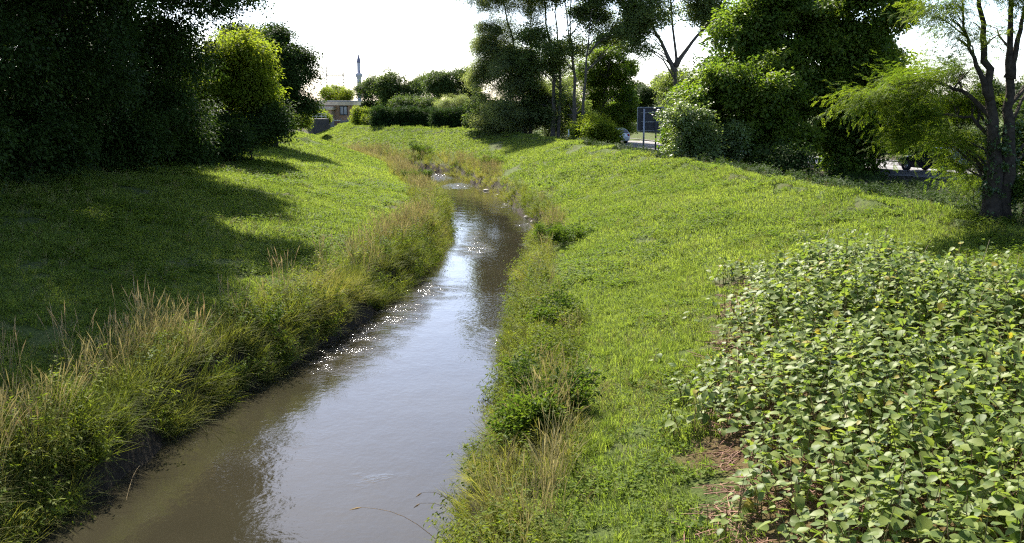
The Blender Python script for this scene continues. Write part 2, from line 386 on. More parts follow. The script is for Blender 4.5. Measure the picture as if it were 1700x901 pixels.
def herb(seed, h=0.8, nl=34, ll=0.075, lw=0.03, stems=3, spread=0.25):
    g = np.random.default_rng(seed); Vs = []; Fs = []; off = 0
    for s in range(stems):
        a = g.uniform(0, 6.283); le = spread * g.uniform(0.3, 1.2); H = h * g.uniform(0.6, 1.1)
        t = g.uniform(0.15, 1.0, nl // stems); P = np.stack([math.cos(a) * le * t ** 1.5, math.sin(a) * le * t ** 1.5, H * t], 1)
        th = g.uniform(0, 6.283, len(t)); D = np.stack([np.cos(th), np.sin(th), g.uniform(-0.3, 0.6, len(t))], 1)
        U = np.stack([g.normal(0, .3, len(t)), g.normal(0, .3, len(t)), np.ones(len(t))], 1)
        V, Fc = leaf_cards(P, D, U, ll * g.uniform(0.6, 1.3, len(t)), lw * g.uniform(0.7, 1.3, len(t)))
        Vs.append(V); Fs.append(Fc + off); off += len(V)
        w = 0.004; e = np.array([(-w, 0, 0), (w, 0, 0), (math.cos(a) * le, math.sin(a) * le, H)]); Vs.append(e); Fs.append(np.array([[0, 1, 2]]) + off); off += 3
    return np.concatenate(Vs), np.concatenate(Fs)

def seedgrass(seed, n=11, h=1.2, head=0.16, r=0.12, lean=0.28):
    g = np.random.default_rng(seed); V = []; Fc = []
    for i in range(n):
        a = g.uniform(0, 6.283); H = h * g.uniform(0.7, 1.1); le = lean * g.uniform(0.2, 1.4); bx, by = g.normal(0, r, 2); dx, dy = math.cos(a), math.sin(a); sx, sy = -dy, dx
        P = [np.array((bx + dx * le * H * t ** 2, by + dy * le * H * t ** 2, H * t * (1 - .25 * le * t))) for t in (0, .4, .75, .88, 1.0)]
        w = (.004, .003, .0025, head * .05, .001)
        for ax in (np.array((sx, sy, 0.)), np.array((dx, dy, 0.))):
            b0 = len(V)
            for p, q in zip(P, w): V += [tuple(p + ax * q), tuple(p - ax * q)]
            for k in range(4): Fc += [(b0 + 2 * k, b0 + 2 * k + 1, b0 + 2 * k + 3), (b0 + 2 * k, b0 + 2 * k + 3, b0 + 2 * k + 2)]
    return np.array(V), np.array(Fc)

M_TURF = leaf_mat('turf_blade', (0.10, 0.152, 0.025), (0.225, 0.27, 0.06), trans=0.6, rough=0.6)
M_CLOVER = leaf_mat('clover_leaf', (0.075, 0.125, 0.016), (0.15, 0.20, 0.03), trans=0.55, rough=0.65)
M_TALL = leaf_mat('bank_grass_blade', (0.09, 0.12, 0.015), (0.25, 0.23, 0.07), trans=0.5, rough=0.6)
M_HERB = leaf_mat('bank_herb_leaf', (0.06, 0.10, 0.011), (0.16, 0.185, 0.022), trans=0.55, rough=0.6)
M_STRAW = leaf_mat('dry_straw', (0.25, 0.21, 0.085), (0.36, 0.32, 0.15), trans=0.35, rough=0.7, tcol=(1, .95, .8))
M_LITTER = plain('dead_red_stalk', (0.10, 0.04, 0.022), 0.8, col2=(0.22, 0.11, 0.06))

P_TURF = [proto('turf_patch', *turf(360, .5, .13, .009, .85, s), M_TURF, 5) for s in range(6)]
P_TURF2 = [proto('turf_patch', *turf(600, .9, .135, .014, .85, 10 + s), M_TURF, 5) for s in range(4)]
P_TURF3 = [proto('turf_patch', *turf(620, 1.5, .145, .024, .85, 20 + s), M_TURF, 5) for s in range(4)]
P_LUSH = [proto('lush_tuft', *[f if i == 0 else [f] for i, f in enumerate(blades(34, .38, .12, .013, .8, 4, 20 + s))], M_TURF) for s in range(3)]
P_CLOVER = []
for s in range(3):
    g = np.random.default_rng(50 + s); n = 34
    P_ = np.stack([g.normal(0, .09, n), g.normal(0, .09, n), g.uniform(.01, .09, n)], 1); th = g.uniform(0, 6.28, n)
    V, Fc = leaf_cards(P_, np.stack([np.cos(th), np.sin(th), g.normal(0.05, .2, n)], 1), np.stack([g.normal(0, .25, n), g.normal(0, .25, n), np.ones(n)], 1), g.uniform(.03, .06, n), g.uniform(.022, .04, n))
    P_CLOVER.append(proto('clover_patch', V, [Fc], M_CLOVER))
P_TALL = [proto('bank_grass_tuft', *[f if i == 0 else [f] for i, f in enumerate(blades(46, .85, .16, .011, .75, 5, 70 + s, .8))], M_TALL) for s in range(4)]
P_HERB = [proto('bank_herb', *[f if i == 0 else [f] for i, f in enumerate(herb(90 + s, .75, 70, .085, .036, 5, .32))], M_HERB) for s in range(4)]
P_SEED = [proto('seed_grass', *[f if i == 0 else [f] for i, f in enumerate(seedgrass(110 + s))], M_STRAW) for s in range(4)]

def sample(bands, accept=None, xr=0.60, pad=3.5, zoff=0.0):
    """random ground points, density per square metre by distance band"""
    out = []
    for y0, y1, rho in bands:
        xm = xr * y1 + pad; n = int(rho * (y1 - y0) * 2 * xm)
        x = rng.uniform(-xm, xm, n); y = rng.uniform(y0, y1, n); k = np.abs(x) < xr * y + pad; out.append(np.stack([x[k], y[k]], 1))
    P = np.concatenate(out)
    side, e, B = stream_coords(P[:, 0], P[:, 1])
    if accept is not None:
        k = rng.uniform(0, 1, len(P)) < accept(P[:, 0], P[:, 1], side, e, B); P, side, e, B = P[k], side[k], e[k], B[k]
    return np.stack([P[:, 0], P[:, 1], np.maximum(height(P[:, 0], P[:, 1]) + zoff, -.06)], 1), side, e, B
def upright(n, tilt=0.12): return np.stack([rng.normal(0, tilt, n), rng.normal(0, tilt, n), rng.uniform(0, 6.283, n)], 1)
def leaning(P, side, e, base=.2):
    """turns for bank plants: those close to the water lean out over it"""
    n = len(P); out = np.zeros((n, 3)); le = .75 * (1 - ss(0.0, .75, e))
    for i in range(n):
        m_ = Matrix.Rotation(rng.normal(0, base) - side[i] * le[i], 3, 'Y') @ Matrix.Rotation(rng.normal(0, base), 3, 'X') @ Matrix.Rotation(rng.uniform(0, 6.283), 3, 'Z'); out[i] = m_.to_euler()
    return out
# ------------------------------------------------------------------ grass on the slopes
def patchy(x, y, s, k=0.0): return np.clip(0.5 + 0.5 * bumps(x + k, y - k, s), 0, 1)
def ok_turf(x, y, side, e, B):
    a = ss(0.5, 1.6, e) * (e < B + np.where(side > 0, np.where(y < 75, 0.9, 3.2), 2.0)); k = poly_dist(x, y)
    return a * np.where(k > 0.1, 0.0, np.where(k > -0.5, 0.45, 1.0)) * np.where(patchy(x, y, 0.8, 21) > 0.86, 0.55, 1.0)
TP, TT, TK = [], [], []
for y0, y1, step, k0, kn in ((4, 27, .46, 0, 6), (27, 52, .82, 6, 4), (52, 126, 1.38, 10, 4)):
    gx, gy = np.meshgrid(np.arange(-.6 * y1 - 3, .6 * y1 + 3, step), np.arange(y0, y1, step)); gx = gx.ravel() + rng.uniform(-.1, .1, gx.size) * step; gy = gy.ravel() + rng.uniform(-.1, .1, gy.size) * step
    side, e, B = stream_coords(gx, gy); k = (rng.random(gx.size) < ok_turf(gx, gy, side, e, B)) & (np.abs(gx) < .6 * gy + 3); gx, gy = gx[k], gy[k]; h0 = height(gx, gy); q = step * .5
    sx = (height(gx + q, gy) - height(gx - q, gy)) / (2 * q); sy = (height(gx, gy + q) - height(gx, gy - q)) / (2 * q)
    TP.append(np.stack([gx, gy, h0], 1)); TT.append(np.stack([np.arctan(sy), -np.arctan(sx), rng.integers(0, 4, gx.size) * 1.5708 + rng.normal(0, .2, gx.size)], 1)); TK.append(k0 + rng.integers(0, kn, gx.size))
P = np.concatenate(TP); n = len(P); TT = np.concatenate(TT)
# the slope tilt acts after the turn about the blade axis: build the combined rotation
for i in range(n):
    m_ = Matrix.Rotation(TT[i, 1], 3, 'Y') @ Matrix.Rotation(TT[i, 0], 3, 'X') @ Matrix.Rotation(TT[i, 2], 3, 'Z'); TT[i] = m_.to_euler()
scatter('meadow_grass', 'turf', P_TURF + P_TURF2 + P_TURF3, P, TT, 1.0 + .18 * rng.random(n), np.clip(.1 + .45 * patchy(P[:, 0], P[:, 1], 2.2) + .35 * patchy(P[:, 0], P[:, 1], .6, 3) + .1 * rng.random(n), 0, 1), M_TURF, label='short mown grass covering both embankments', pick=np.concatenate(TK))
def ok_lush(x, y, side, e, B): return ok_turf(x, y, side, e, B) * (patchy(x, y, 0.55, 4) > 0.62)
P, sd_, e_, B_ = sample([(4, 18, 60), (18, 34, 18), (34, 60, 3)], ok_lush); n = len(P)
scatter('lush_grass', 'lush', P_LUSH, P, upright(n, .2), np.where(P[:, 1] < 20, .8, .65) * (0.45 + 0.6 * rng.random(n)), 0.2 + 0.7 * rng.random(n), M_TURF, label='longer lush grass tufts scattered over the mown slopes')
def ok_clover(x, y, side, e, B): return ok_turf(x, y, side, e, B) * np.where(patchy(x, y, 0.8, 9) > 0.55, 1.0, 0.12)
P, sd_, e_, B_ = sample([(4, 18, 15), (18, 34, 10), (34, 60, 4)], ok_clover, zoff=0.03); n = len(P)
scatter('clover', 'clover', P_CLOVER, P, upright(n), (0.9 + 0.9 * rng.random(n)) * (1 + np.clip(np.hypot(P[:, 0], P[:, 1]) - 18, 0, 60) / 60), rng.random(n), M_CLOVER, label='low clover and broad leaved ground cover among the grass')

def ok_weed(x, y, side, e, B): return ok_turf(x, y, side, e, B) * (e > 1.4) * np.where(patchy(x, y, 0.7, 31) > 0.66, 1.0, 0.12)
P, sd_, e_, B_ = sample([(4, 18, 9), (18, 34, 6), (34, 60, 2.5)], ok_weed); n = len(P)
scatter('slope_weeds', 'herb', P_HERB, P, upright(n, .3), .22 + .25 * rng.random(n), rng.random(n) * .8, M_HERB, label='small leafy weeds dotted over the mown slopes')
P, sd_, e_, B_ = sample([(4, 18, 7), (18, 34, 4), (34, 70, 1.6)], lambda x, y, side, e, B: ok_turf(x, y, side, e, B) * np.where(patchy(x, y, 0.9, 44) > 0.6, 1.0, 0.05)); n = len(P)
scatter('dry_slope_grass', 'seed', P_SEED, P, upright(n, .5), .22 + .16 * rng.random(n), rng.random(n), M_STRAW, label='thin dry grass stalks among the mown slope grass')

def band(x, y, side, e, B):
    wide = np.where(side < 0, np.interp(y, [0, 28, 45, 60, 80], [1.5, 1.5, 1.4, 2.0, 2.6]), np.interp(y, [0, 20, 35, 60, 75, 90], [1.5, 1.5, 1.1, 1.0, 1.9, 2.8]))
    wide = wide * (0.75 + 0.5 * patchy(x, y, 1.6, 2))
    return (e > np.where(side < 0, -0.1, -0.12)) * (1 - ss(wide * 0.6, wide, e)), wide
def ok_tall(x, y, side, e, B): return band(x, y, side, e, B)[0] * np.where(side < 0, 1.0, 0.55)
def bank_size(P, side, e, y): return np.where(side < 0, np.interp(y, [0, 30, 50, 90], [.86, .86, .8, .75]), np.interp(y, [0, 14, 40, 60, 80], [.6, .72, .7, .55, .8])) * (0.65 + 0.6 * rng.random(len(P)))
P, sd_, e_, B_ = sample([(4, 20, 32), (20, 35, 27), (35, 60, 18), (60, 100, 9)], ok_tall); n = len(P)
dry = np.clip(0.1 + 0.62 * patchy(P[:, 0], P[:, 1], 1.4, 7) * (0.5 + rng.random(n)) + 0.4 * (P[:, 1] > 60), 0, 1)
scatter('bank_grass', 'tall', P_TALL, P, leaning(P, sd_, e_), bank_size(P, sd_, e_, P[:, 1]), dry, M_TALL, label='tall rank grass overhanging both water edges')
def ok_herb(x, y, side, e, B): return band(x, y, side, e, B)[0] * np.where(patchy(x, y, 0.9, 5) > 0.45, 1.0, 0.25) * np.where(y > 65, .4, 1)
P, sd_, e_, B_ = sample([(4, 20, 30), (20, 35, 25), (35, 60, 15), (60, 100, 6)], ok_herb); n = len(P)
scatter('bank_weeds', 'herb', P_HERB, P, leaning(P, sd_, e_), bank_size(P, sd_, e_, P[:, 1]) * 1.1, np.clip(rng.random(n) * .7 + .5 * patchy(P[:, 0], P[:, 1], 1.1, 3) - .1, 0, 1), M_HERB, label='leafy weeds and nettles growing along both water edges')
def ok_seed(x, y, side, e, B): return band(x, y, side, e, B)[0] * np.where(patchy(x, y, 1.1, 12) > np.where(side < 0, np.where(y < 24, .52, .5), 0.72), 1, 0.12) * ss(0.2, 0.9, e)
P, sd_, e_, B_ = sample([(4, 20, 13), (20, 35, 15), (35, 60, 13), (60, 100, 11)], ok_seed); n = len(P)
scatter('dry_seed_grass', 'seed', P_SEED, P, upright(n, .2), bank_size(P, sd_, e_, P[:, 1]) * 1.08, rng.random(n), M_STRAW, label='straw coloured seed heads standing in the bank grass')
# dead red-brown stalks lying about the knotweed edge
g_ = np.random.default_rng(5); mb = MB()
for i in range(10):
    a = g_.uniform(0, 3.14); c = g_.normal(0, .12, 2); l = g_.uniform(.08, .25)
    mb.tube([(c[0] - math.cos(a) * l, c[1] - math.sin(a) * l, .015), (c[0], c[1], .035), (c[0] + math.cos(a) * l, c[1] + math.sin(a) * l, .01)], [.005, .006, .004], 3, False)
me = bpy.data.meshes.new('dead_stalk'); me.from_pydata(mb.v, [], mb.f); me.materials.append(M_LITTER); P_LIT = [bpy.data.objects.new('dead_stalk', me)]
def ok_lit(x, y, side, e, B):
    k = poly_dist(x, y); return ss(-0.45, 0.1, k + .3 * bumps(x, y, .6)) * (k < 1.5) * (side > 0)
P, sd_, e_, B_ = sample([(4, 16, 13), (16, 24, 6)], ok_lit); n = len(P)
scatter('dead_stalk_litter', 'litter', P_LIT, P, upright(n, .15), .7 + .7 * rng.random(n), rng.random(n), M_LITTER, label='reddish brown dead stalks littering the soil at the knotweed edge')

# ------------------------------------------------------------------ foliage prototypes and trees
def twig(seed, n, length, spread, ll, lw, mat, droop=0.0, up=0.35, fold=.18):
    g = np.random.default_rng(seed); t = g.uniform(0.05, 1, n); s = g.normal(0, spread, (n, 2)) * (0.4 + 0.6 * np.sin(t * 2.6)[:, None])
    P = np.stack([length * t, s[:, 0], s[:, 1] * .55 - droop * t * t], 1)
    D = np.stack([g.uniform(0.1, 1, n), np.sign(s[:, 0]) * g.uniform(.1, 1, n), g.uniform(-.7, .25, n)], 1)
    U = np.stack([g.normal(0, up, n), g.normal(0, up, n), np.ones(n)], 1)
    V, Fc = leaf_cards(P, D, U, ll * g.uniform(.65, 1.25, n), lw * g.uniform(.7, 1.2, n), fold)
    b = len(V); V = np.concatenate([V, [(0, -.008, 0), (0, .008, 0), (length, 0, -droop)]]); Fc = np.concatenate([Fc, [[b, b + 1, b + 2]]])
    return proto('leafy_twig', V, [Fc], mat)
def frond_twig(seed, mat, nf=7, leaflets=13, fl=.26, ls=.05):
    g = np.random.default_rng(seed); Ps, Ds, Us = [], [], []
    for i in range(nf):
        b = np.array((.75 * (i + .5) / nf, 0, 0)); a = g.uniform(.4, 1.2) * (1 if i % 2 else -1); d = np.array((math.cos(a), math.sin(a), g.uniform(-.5, .05))); sdv = np.cross(d, (0, 0, 1)); sdv /= np.linalg.norm(sdv)
        for j in range(leaflets):
            t = .2 + .8 * j / leaflets; p = b + d * fl * t + np.array((0, 0, -.06 * t * t)); q = sdv * (1 if j % 2 else -1) + d * .35
            Ps.append(p); Ds.append(q + g.normal(0, .12, 3)); Us.append((g.normal(0, .3), g.normal(0, .3), 1))
    V, Fc = leaf_cards(np.array(Ps), np.array(Ds), np.array(Us), ls * g.uniform(.8, 1.2, len(Ps)), ls * .48 * np.ones(len(Ps)), .1)
    b = len(V); V = np.concatenate([V, [(0, -.008, 0), (0, .008, 0), (.75, 0, 0)]]); Fc = np.concatenate([Fc, [[b, b + 1, b + 2]]])
    return proto('feathery_twig', V, [Fc], mat)

LEAF = {}
def species(key, c1, c2, trans, make, **kw):
    m = leaf_mat('leaf_' + key, c1, c2, trans=trans, **kw); LEAF[key] = (m, [make(m, s) for s in range(3)])
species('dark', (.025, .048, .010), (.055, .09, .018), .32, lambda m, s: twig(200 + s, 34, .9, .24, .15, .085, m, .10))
species('lime', (.11, .16, .015), (.24, .27, .03), .64, lambda m, s: twig(210 + s, 34, .8, .24, .15, .09, m, .08))
species('willow', (.13, .165, .065), (.25, .275, .125), .62, lambda m, s: twig(220 + s, 52, .9, .20, .13, .034, m, .22), rough=.5, spec=.25)
species('poplar', (.11, .155, .045), (.21, .25, .09), .62, lambda m, s: twig(230 + s, 26, .8, .22, .12, .085, m, .10), rough=.5, spec=.25)
species('maple', (.065, .12, .014), (.165, .215, .028), .58, lambda m, s: twig(240 + s, 30, .75, .23, .17, .12, m, .10), rough=.5, spec=.25)
species('locust', (.075, .125, .012), (.16, .20, .022), .55, lambda m, s: frond_twig(250 + s, m))
species('far', (.05, .08, .022), (.10, .135, .036), .42, lambda m, s: twig(260 + s, 26, 1.1, .34, .22, .14, m, .10))
species('hedge', (.02, .042, .012), (.05, .085, .02), .30, lambda m, s: twig(270 + s, 34, .45, .14, .10, .05, m, -.10))
species('copper', (.06, .03, .028), (.10, .05, .04), .30, lambda m, s: twig(280 + s, 26, .8, .24, .15, .09, m, .10))
species('silver', (.10, .15, .035), (.20, .25, .08), .45, lambda m, s: twig(285 + s, 26, .6, .18, .15, .10, m, .08), rough=.42, spec=.5)
species('ivy', (.03, .06, .014), (.06, .10, .024), .2, lambda m, s: twig(290 + s, 10, .22, .10, .10, .09, m, .05, .9), rough=.4, spec=.4)
species('bush', (.045, .085, .012), (.11, .15, .022), .5, lambda m, s: twig(300 + s, 26, .34, .10, .085, .04, m, .04))
M_BARK = plain('grey_brown_bark', (.045, .036, .026), .9, var=.4, scale=9, bump=.7, col2=(.12, .10, .075))
M_BARK2 = plain('dark_bark', (.018, .014, .010), .95, var=.4, scale=9, bump=.9, col2=(.05, .04, .028), spec=.2)

def blob(px0, py0, px1, py1, d, ry=None, w=1.0):
    c = at((px0 + px1) / 2, (py0 + py1) / 2, d); rx = (px1 - px0) / 2 / FPX * d; rz = (py1 - py0) / 2 / FPX * d
    return (c.x, c.y, c.z, rx, ry or (rx + rz) / 2, rz, w)

def crown_points(blobs, n, clump, seed, flat=.7, shell=.42, ground=True):
    g = np.random.default_rng(seed); out = []; cen = []; tin = []
    vol = np.array([b[3] * b[4] * b[5] for b in blobs]) ** .75 * np.array([b[6] for b in blobs]); vol /= vol.sum()
    for b, f in zip(blobs, vol):
        m = int(n * f); rad = (b[3] * b[4] * b[5]) ** (1 / 3); cr = min(clump * (0.8 + .25 * rad / 3), rad * .45)
        k = max(6, int(3.1 * (rad / cr) ** 1.9))
        u = g.normal(0, 1, (k, 3)); u /= np.linalg.norm(u, axis=1, keepdims=True); kv = g.normal(0, 1.0, (5, 3)) * 2.2; lump = np.sin(u @ kv.T + g.uniform(0, 6.28, 5)).sum(1) / 2.5
        u *= ((shell + (1.05 - shell) * g.random(k) ** .7) * (1 + .26 * lump))[:, None]
        C = np.array(b[:3]) + u * np.array((b[3], b[4], b[5])) * (1 - .55 * cr / rad)
        sz = cr * g.uniform(.4, 1.35, k); pr = sz ** 2; pr /= pr.sum(); j = g.choice(k, m, p=pr)
        q = g.normal(0, 1, (m, 3)); q /= np.linalg.norm(q, axis=1, keepdims=True); q *= g.random(m)[:, None] ** .45
        out.append(C[j] + q * sz[j][:, None] * np.array((1, 1, flat))); cen.append(C); tin.append(np.clip(g.uniform(.1, .75, k)[j] + g.normal(0, .16, m), 0, 1))
        th = None
    return np.concatenate(out), np.concatenate(cen), np.concatenate(tin)

def tree(name, label, cat, base, blobs, leaf, n, trunk=None, clump=.9, seed=1, group=None, size=1.0, limbs=26, bark=None, r=.2, flat=.7, shell=.42, stems=None, droop=.15, bare=None):
    bx, by = base; bz = hz(bx, by) - .08
    root = empty(name, (bx, by, bz), label, cat, group); O = Vector((bx, by, bz))
    g = np.random.default_rng(seed + 1000)
    P, C, T = crown_points(blobs, n, clump, seed, flat, shell)
    gz = height(P[:, 0], P[:, 1]); k = P[:, 2] > gz + .05; P, T = P[k], T[k]
    mid = np.array([np.mean([b[0] for b in blobs]), np.mean([b[1] for b in blobs])]); m = len(P)
    az = np.arctan2(P[:, 1] - mid[1], P[:, 0] - mid[0]) + g.normal(0, .9, m)
    turn = np.stack([g.normal(0, .35, m), g.normal(droop, .45, m), az], 1)
    mat, pr = LEAF[leaf]
    scatter('crown', leaf, pr, P - np.array(O), turn, size * g.uniform(.7, 1.2, m), T, mat, root)
    mb = MB(); tops = []
    if trunk is None: trunk = [[(bx, by, bz), (mid[0] * .6 + bx * .4, mid[1] * .6 + by * .4, bz + .55 * (max(b[2] for b in blobs) - bz)), (mid[0], mid[1], max(b[2] for b in blobs))]]
    axes = []
    for ti, path in enumerate(trunk):
        rr = r if ti == 0 else r * .72
        if isinstance(path, tuple): path, rr = path
        pts = [Vector(p) for p in path]; q = []
        for i in range(len(pts) - 1):
            for s in range(4): q.append(pts[i].lerp(pts[i + 1], s / 4) + Vector(g.normal(0, .012 * (pts[-1] - pts[0]).length ** .5, 3)) * (0 if (i == 0 and s == 0) else 1))
        q.append(pts[-1])
        rad = [max(.02, rr * (1.25 - .25 * min(1, i * 3 / len(q))) * (1 - .85 * (i / (len(q) - 1)) ** .9)) for i in range(len(q))]
        rad[0] *= 1.25; mb.tube([p - O for p in q], rad, 9); axes.append((q, rad))
    g.shuffle(C)
    for c in C[:limbs]:
        c = Vector(c); best = None
        for q, rad in axes:
            for i in range(2, len(q)):
                dz = c.z - q[i].z; hd = math.hypot(c.x - q[i].x, c.y - q[i].y); sc = abs(dz - .75 * hd) + .35 * hd + .15 * (c - q[i]).length
                if best is None or sc < best[0]: best = (sc, q[i], rad[i])
        a = best[1]; L_ = (c - a).length
        if L_ < .4: continue
        m1 = a.lerp(c, .35) + Vector((g.normal(0, .05), g.normal(0, .05), .10)) * L_; m2 = a.lerp(c, .7) + Vector((g.normal(0, .05), g.normal(0, .05), .08)) * L_
        r0 = min(best[2] * .6, .02 + .013 * L_)
        mb.tube([p - O for p in (a, m1, m2, c)], [r0, r0 * .75, r0 * .45, .008], 5, False)
    mb.build('trunk', bark or M_BARK, root, True)
    return root

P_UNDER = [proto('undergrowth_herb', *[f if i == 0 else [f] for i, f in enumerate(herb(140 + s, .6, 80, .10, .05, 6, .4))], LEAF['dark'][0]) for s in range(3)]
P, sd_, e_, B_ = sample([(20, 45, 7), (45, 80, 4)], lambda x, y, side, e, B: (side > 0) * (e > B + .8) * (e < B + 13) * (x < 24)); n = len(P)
scatter('shade_toned_undergrowth', 'under', P_UNDER, P, upright(n, .3), .45 + .5 * rng.random(n), rng.random(n) * .8, LEAF['dark'][0], label='low undergrowth with tree shade put into its leaf colour, behind the right crest')  # dark leaf colour stands in for the tree shade on this ground
# --- left bank: a wall of tall dark trees along the crest
LD = 'trees along the left crest'
def left_tree(seed, x, y, rx, top, label, leaf='dark', n=4200, lean=0.0, low=.6, rr=.26, clump=1.0, over=0.0, more=()):
    z0 = hz(x, y); H = top - z0
    bl = [(x + lean, y, z0 + H * .66, rx, rx, H * .34, 1.0), (x + lean * .3, y - .3, z0 + H * .36, rx * .95, rx * .9, H * .30, .9), (x - .6, y, z0 + low + 1.2, rx * .8, rx * .8, 1.6, .7)]
    if over: bl.append((x + over, y + .5, z0 + H * .74, 5.2, 4.6, H * .25, 1.7))
    bl += list(more)
    return tree('broadleaf_tree', label, 'tree', (x, y), bl, leaf, n, clump=clump, seed=seed, group=LD, r=rr, bark=M_BARK2, limbs=30)
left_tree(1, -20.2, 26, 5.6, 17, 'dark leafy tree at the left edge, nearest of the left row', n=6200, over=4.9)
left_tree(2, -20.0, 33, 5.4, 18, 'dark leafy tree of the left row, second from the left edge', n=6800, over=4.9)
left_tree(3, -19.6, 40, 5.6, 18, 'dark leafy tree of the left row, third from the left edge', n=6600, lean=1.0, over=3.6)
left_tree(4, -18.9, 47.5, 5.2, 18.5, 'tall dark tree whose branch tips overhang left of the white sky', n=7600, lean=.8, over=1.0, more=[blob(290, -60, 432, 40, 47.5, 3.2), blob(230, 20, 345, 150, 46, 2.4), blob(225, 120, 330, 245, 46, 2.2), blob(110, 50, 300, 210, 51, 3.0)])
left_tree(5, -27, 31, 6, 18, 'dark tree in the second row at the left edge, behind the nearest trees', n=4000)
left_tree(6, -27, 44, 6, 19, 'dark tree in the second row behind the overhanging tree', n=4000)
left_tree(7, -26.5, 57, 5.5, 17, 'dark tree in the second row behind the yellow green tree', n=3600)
d = 57.5
tree('broadleaf_tree', 'sunlit yellow green tree between the dark left trees', 'tree', (at(375, 235, d).x - .3, d), [blob(335, 45, 440, 130, d, 2.2), blob(285, 90, 390, 190, d - 1.5, 2.2), blob(370, 95, 458, 190, d, 2.2), blob(360, 160, 455, 228, d + .5, 1.6, .5)], 'lime', 1700, clump=1.2, seed=21, size=1.15, group=LD, r=.2)
d = 68
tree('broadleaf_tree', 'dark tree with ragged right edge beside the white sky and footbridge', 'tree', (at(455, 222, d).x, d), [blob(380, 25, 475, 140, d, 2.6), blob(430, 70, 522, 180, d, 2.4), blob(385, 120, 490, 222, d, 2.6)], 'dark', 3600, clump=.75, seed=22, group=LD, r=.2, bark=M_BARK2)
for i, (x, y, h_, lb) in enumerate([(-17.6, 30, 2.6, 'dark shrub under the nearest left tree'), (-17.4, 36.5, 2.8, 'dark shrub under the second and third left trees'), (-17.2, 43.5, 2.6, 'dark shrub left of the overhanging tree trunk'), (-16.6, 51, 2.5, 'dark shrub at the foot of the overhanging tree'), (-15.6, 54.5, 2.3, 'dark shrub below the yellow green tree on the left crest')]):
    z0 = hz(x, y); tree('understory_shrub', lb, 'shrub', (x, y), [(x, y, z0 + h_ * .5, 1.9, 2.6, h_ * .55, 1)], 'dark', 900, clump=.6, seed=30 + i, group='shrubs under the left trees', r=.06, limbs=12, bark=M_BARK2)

c = at(418, 236, 55.5); tree('understory_shrub', 'shrub added in dark leaves as the shaded foot of the yellow green tree', 'shrub', (c.x, 55.5), [blob(340, 185, 425, 240, 55, 1.4), blob(395, 178, 472, 238, 56.5, 1.4)], 'dark', 900, clump=.6, seed=36, group='shrubs under the left trees', r=.06, limbs=12, bark=M_BARK2)  # dark leaf colour paints the tree's shadowed lower foliage

# --- far end: trees and hedges behind the bend
FG = 'trees beyond the bend of the stream'
def far_tree(px0, py0, px1, py1, d, leaf, n, label, seed, clump=.9, base=203, name='broadleaf_tree', extra=()):
    c = at((px0 + px1) / 2, base, d)
    return tree(name, label, 'tree', (c.x, d), [blob(px0, py0, px1, (py0 * .45 + py1 * .55), d), blob(px0 + 4, (py0 + py1) / 2 - 6, px1 - 4, py1, d)] + list(extra), leaf, n, clump=clump, seed=seed, group=FG, r=.18, limbs=16)
far_tree(528, 137, 592, 205, 150, 'lime', 1500, 'pale green tree rising behind the flat roofed brick building', 41)
far_tree(588, 128, 650, 205, 165, 'far', 1300, 'loose green tree directly below the minaret', 42)
far_tree(612, 118, 708, 205, 138, 'far', 2400, 'rounded dark tree right of the minaret', 43, 1.1)
far_tree(690, 122, 735, 205, 150, 'far', 900, 'narrow tree between two rounded dark trees behind the hedge', 44)
far_tree(712, 108, 800, 210, 128, 'far', 2400, 'rounded dark tree left of the tall willow', 45, 1.1)
far_tree(640, 160, 725, 208, 118, 'far', 1300, 'low loose bush behind the left end of the clipped hedge', 46, .7)
far_tree(725, 158, 795, 212, 112, 'willow', 900, 'low grey green bush behind the right end of the hedge', 47, .7)
def hedge(px0, px1, py0, py1, d, label, seed, n):
    a, b = at(px0, py1, d), at(px1, py1, d); h0 = (py1 - py0) / FPX * d; g = np.random.default_rng(seed)
    c = (a + b) / 2; z0 = min(hz(a.x, d), hz(b.x, d), hz(c.x, d)) - .05
    root = empty('clipped_hedge', (c.x, d, z0), label, 'hedge', 'hedges on the far crest')
    w = (b.x - a.x) / 2; P = np.stack([g.uniform(-w, w, n), g.normal(0, .45, n), g.random(n) ** .8 * (h0 * (1 + 0.0))], 1)
    P[:, 2] *= 1 + .06 * np.sin(P[:, 0] * 2.1) + g.normal(0, .05, n); kk = np.abs(P[:, 1]) < 1.0; P = P[kk]; n = len(P)
    mat, pr = LEAF['hedge']
    scatter('crown', 'hedge', pr, P, np.stack([g.normal(0, .4, n), g.normal(-.9, .5, n), g.uniform(0, 6.28, n)], 1), g.uniform(.8, 1.3, n), g.random(n), mat, root)
    mb = MB()
    for x in np.arange(-w + .3, w, .8): mb.tube([(x, 0, 0), (x + .05, 0, h0 * .5), (x - .03, .03, h0 * .9)], [.05, .035, .01], 5)
    mb.build('trunk', M_BARK2, root)
hedge(618, 716, 178, 212, 106, 'dark clipped hedge on the far crest, left of two', 51, 2600)
hedge(718, 786, 180, 216, 101, 'clipped hedge on the far crest, right of two beside the willow', 52, 2000)
def small_bush(name, label, px0, py0, px1, py1, d, leaf, n, seed, clump=.35, group=None, r=.04):
    c = at((px0 + px1) / 2, py1, d); return tree(name, label, 'shrub', (c.x, d), [blob(px0, py0, px1, py1 + 3, d)], leaf, n, clump=clump, seed=seed, group=group, r=r, limbs=10)
small_bush('conical_shrub', 'narrow upright shrub left of the clipped hedge', 592, 177, 611, 208, 112, 'lime', 500, 53)
small_bush('garden_shrub', 'yellow green shrub in front of the brick building', 522, 185, 545, 206, 116, 'lime', 350, 54)
small_bush('garden_shrub', 'light green sapling hanging by the footbridge', 490, 186, 507, 212, 100, 'lime', 220, 55)
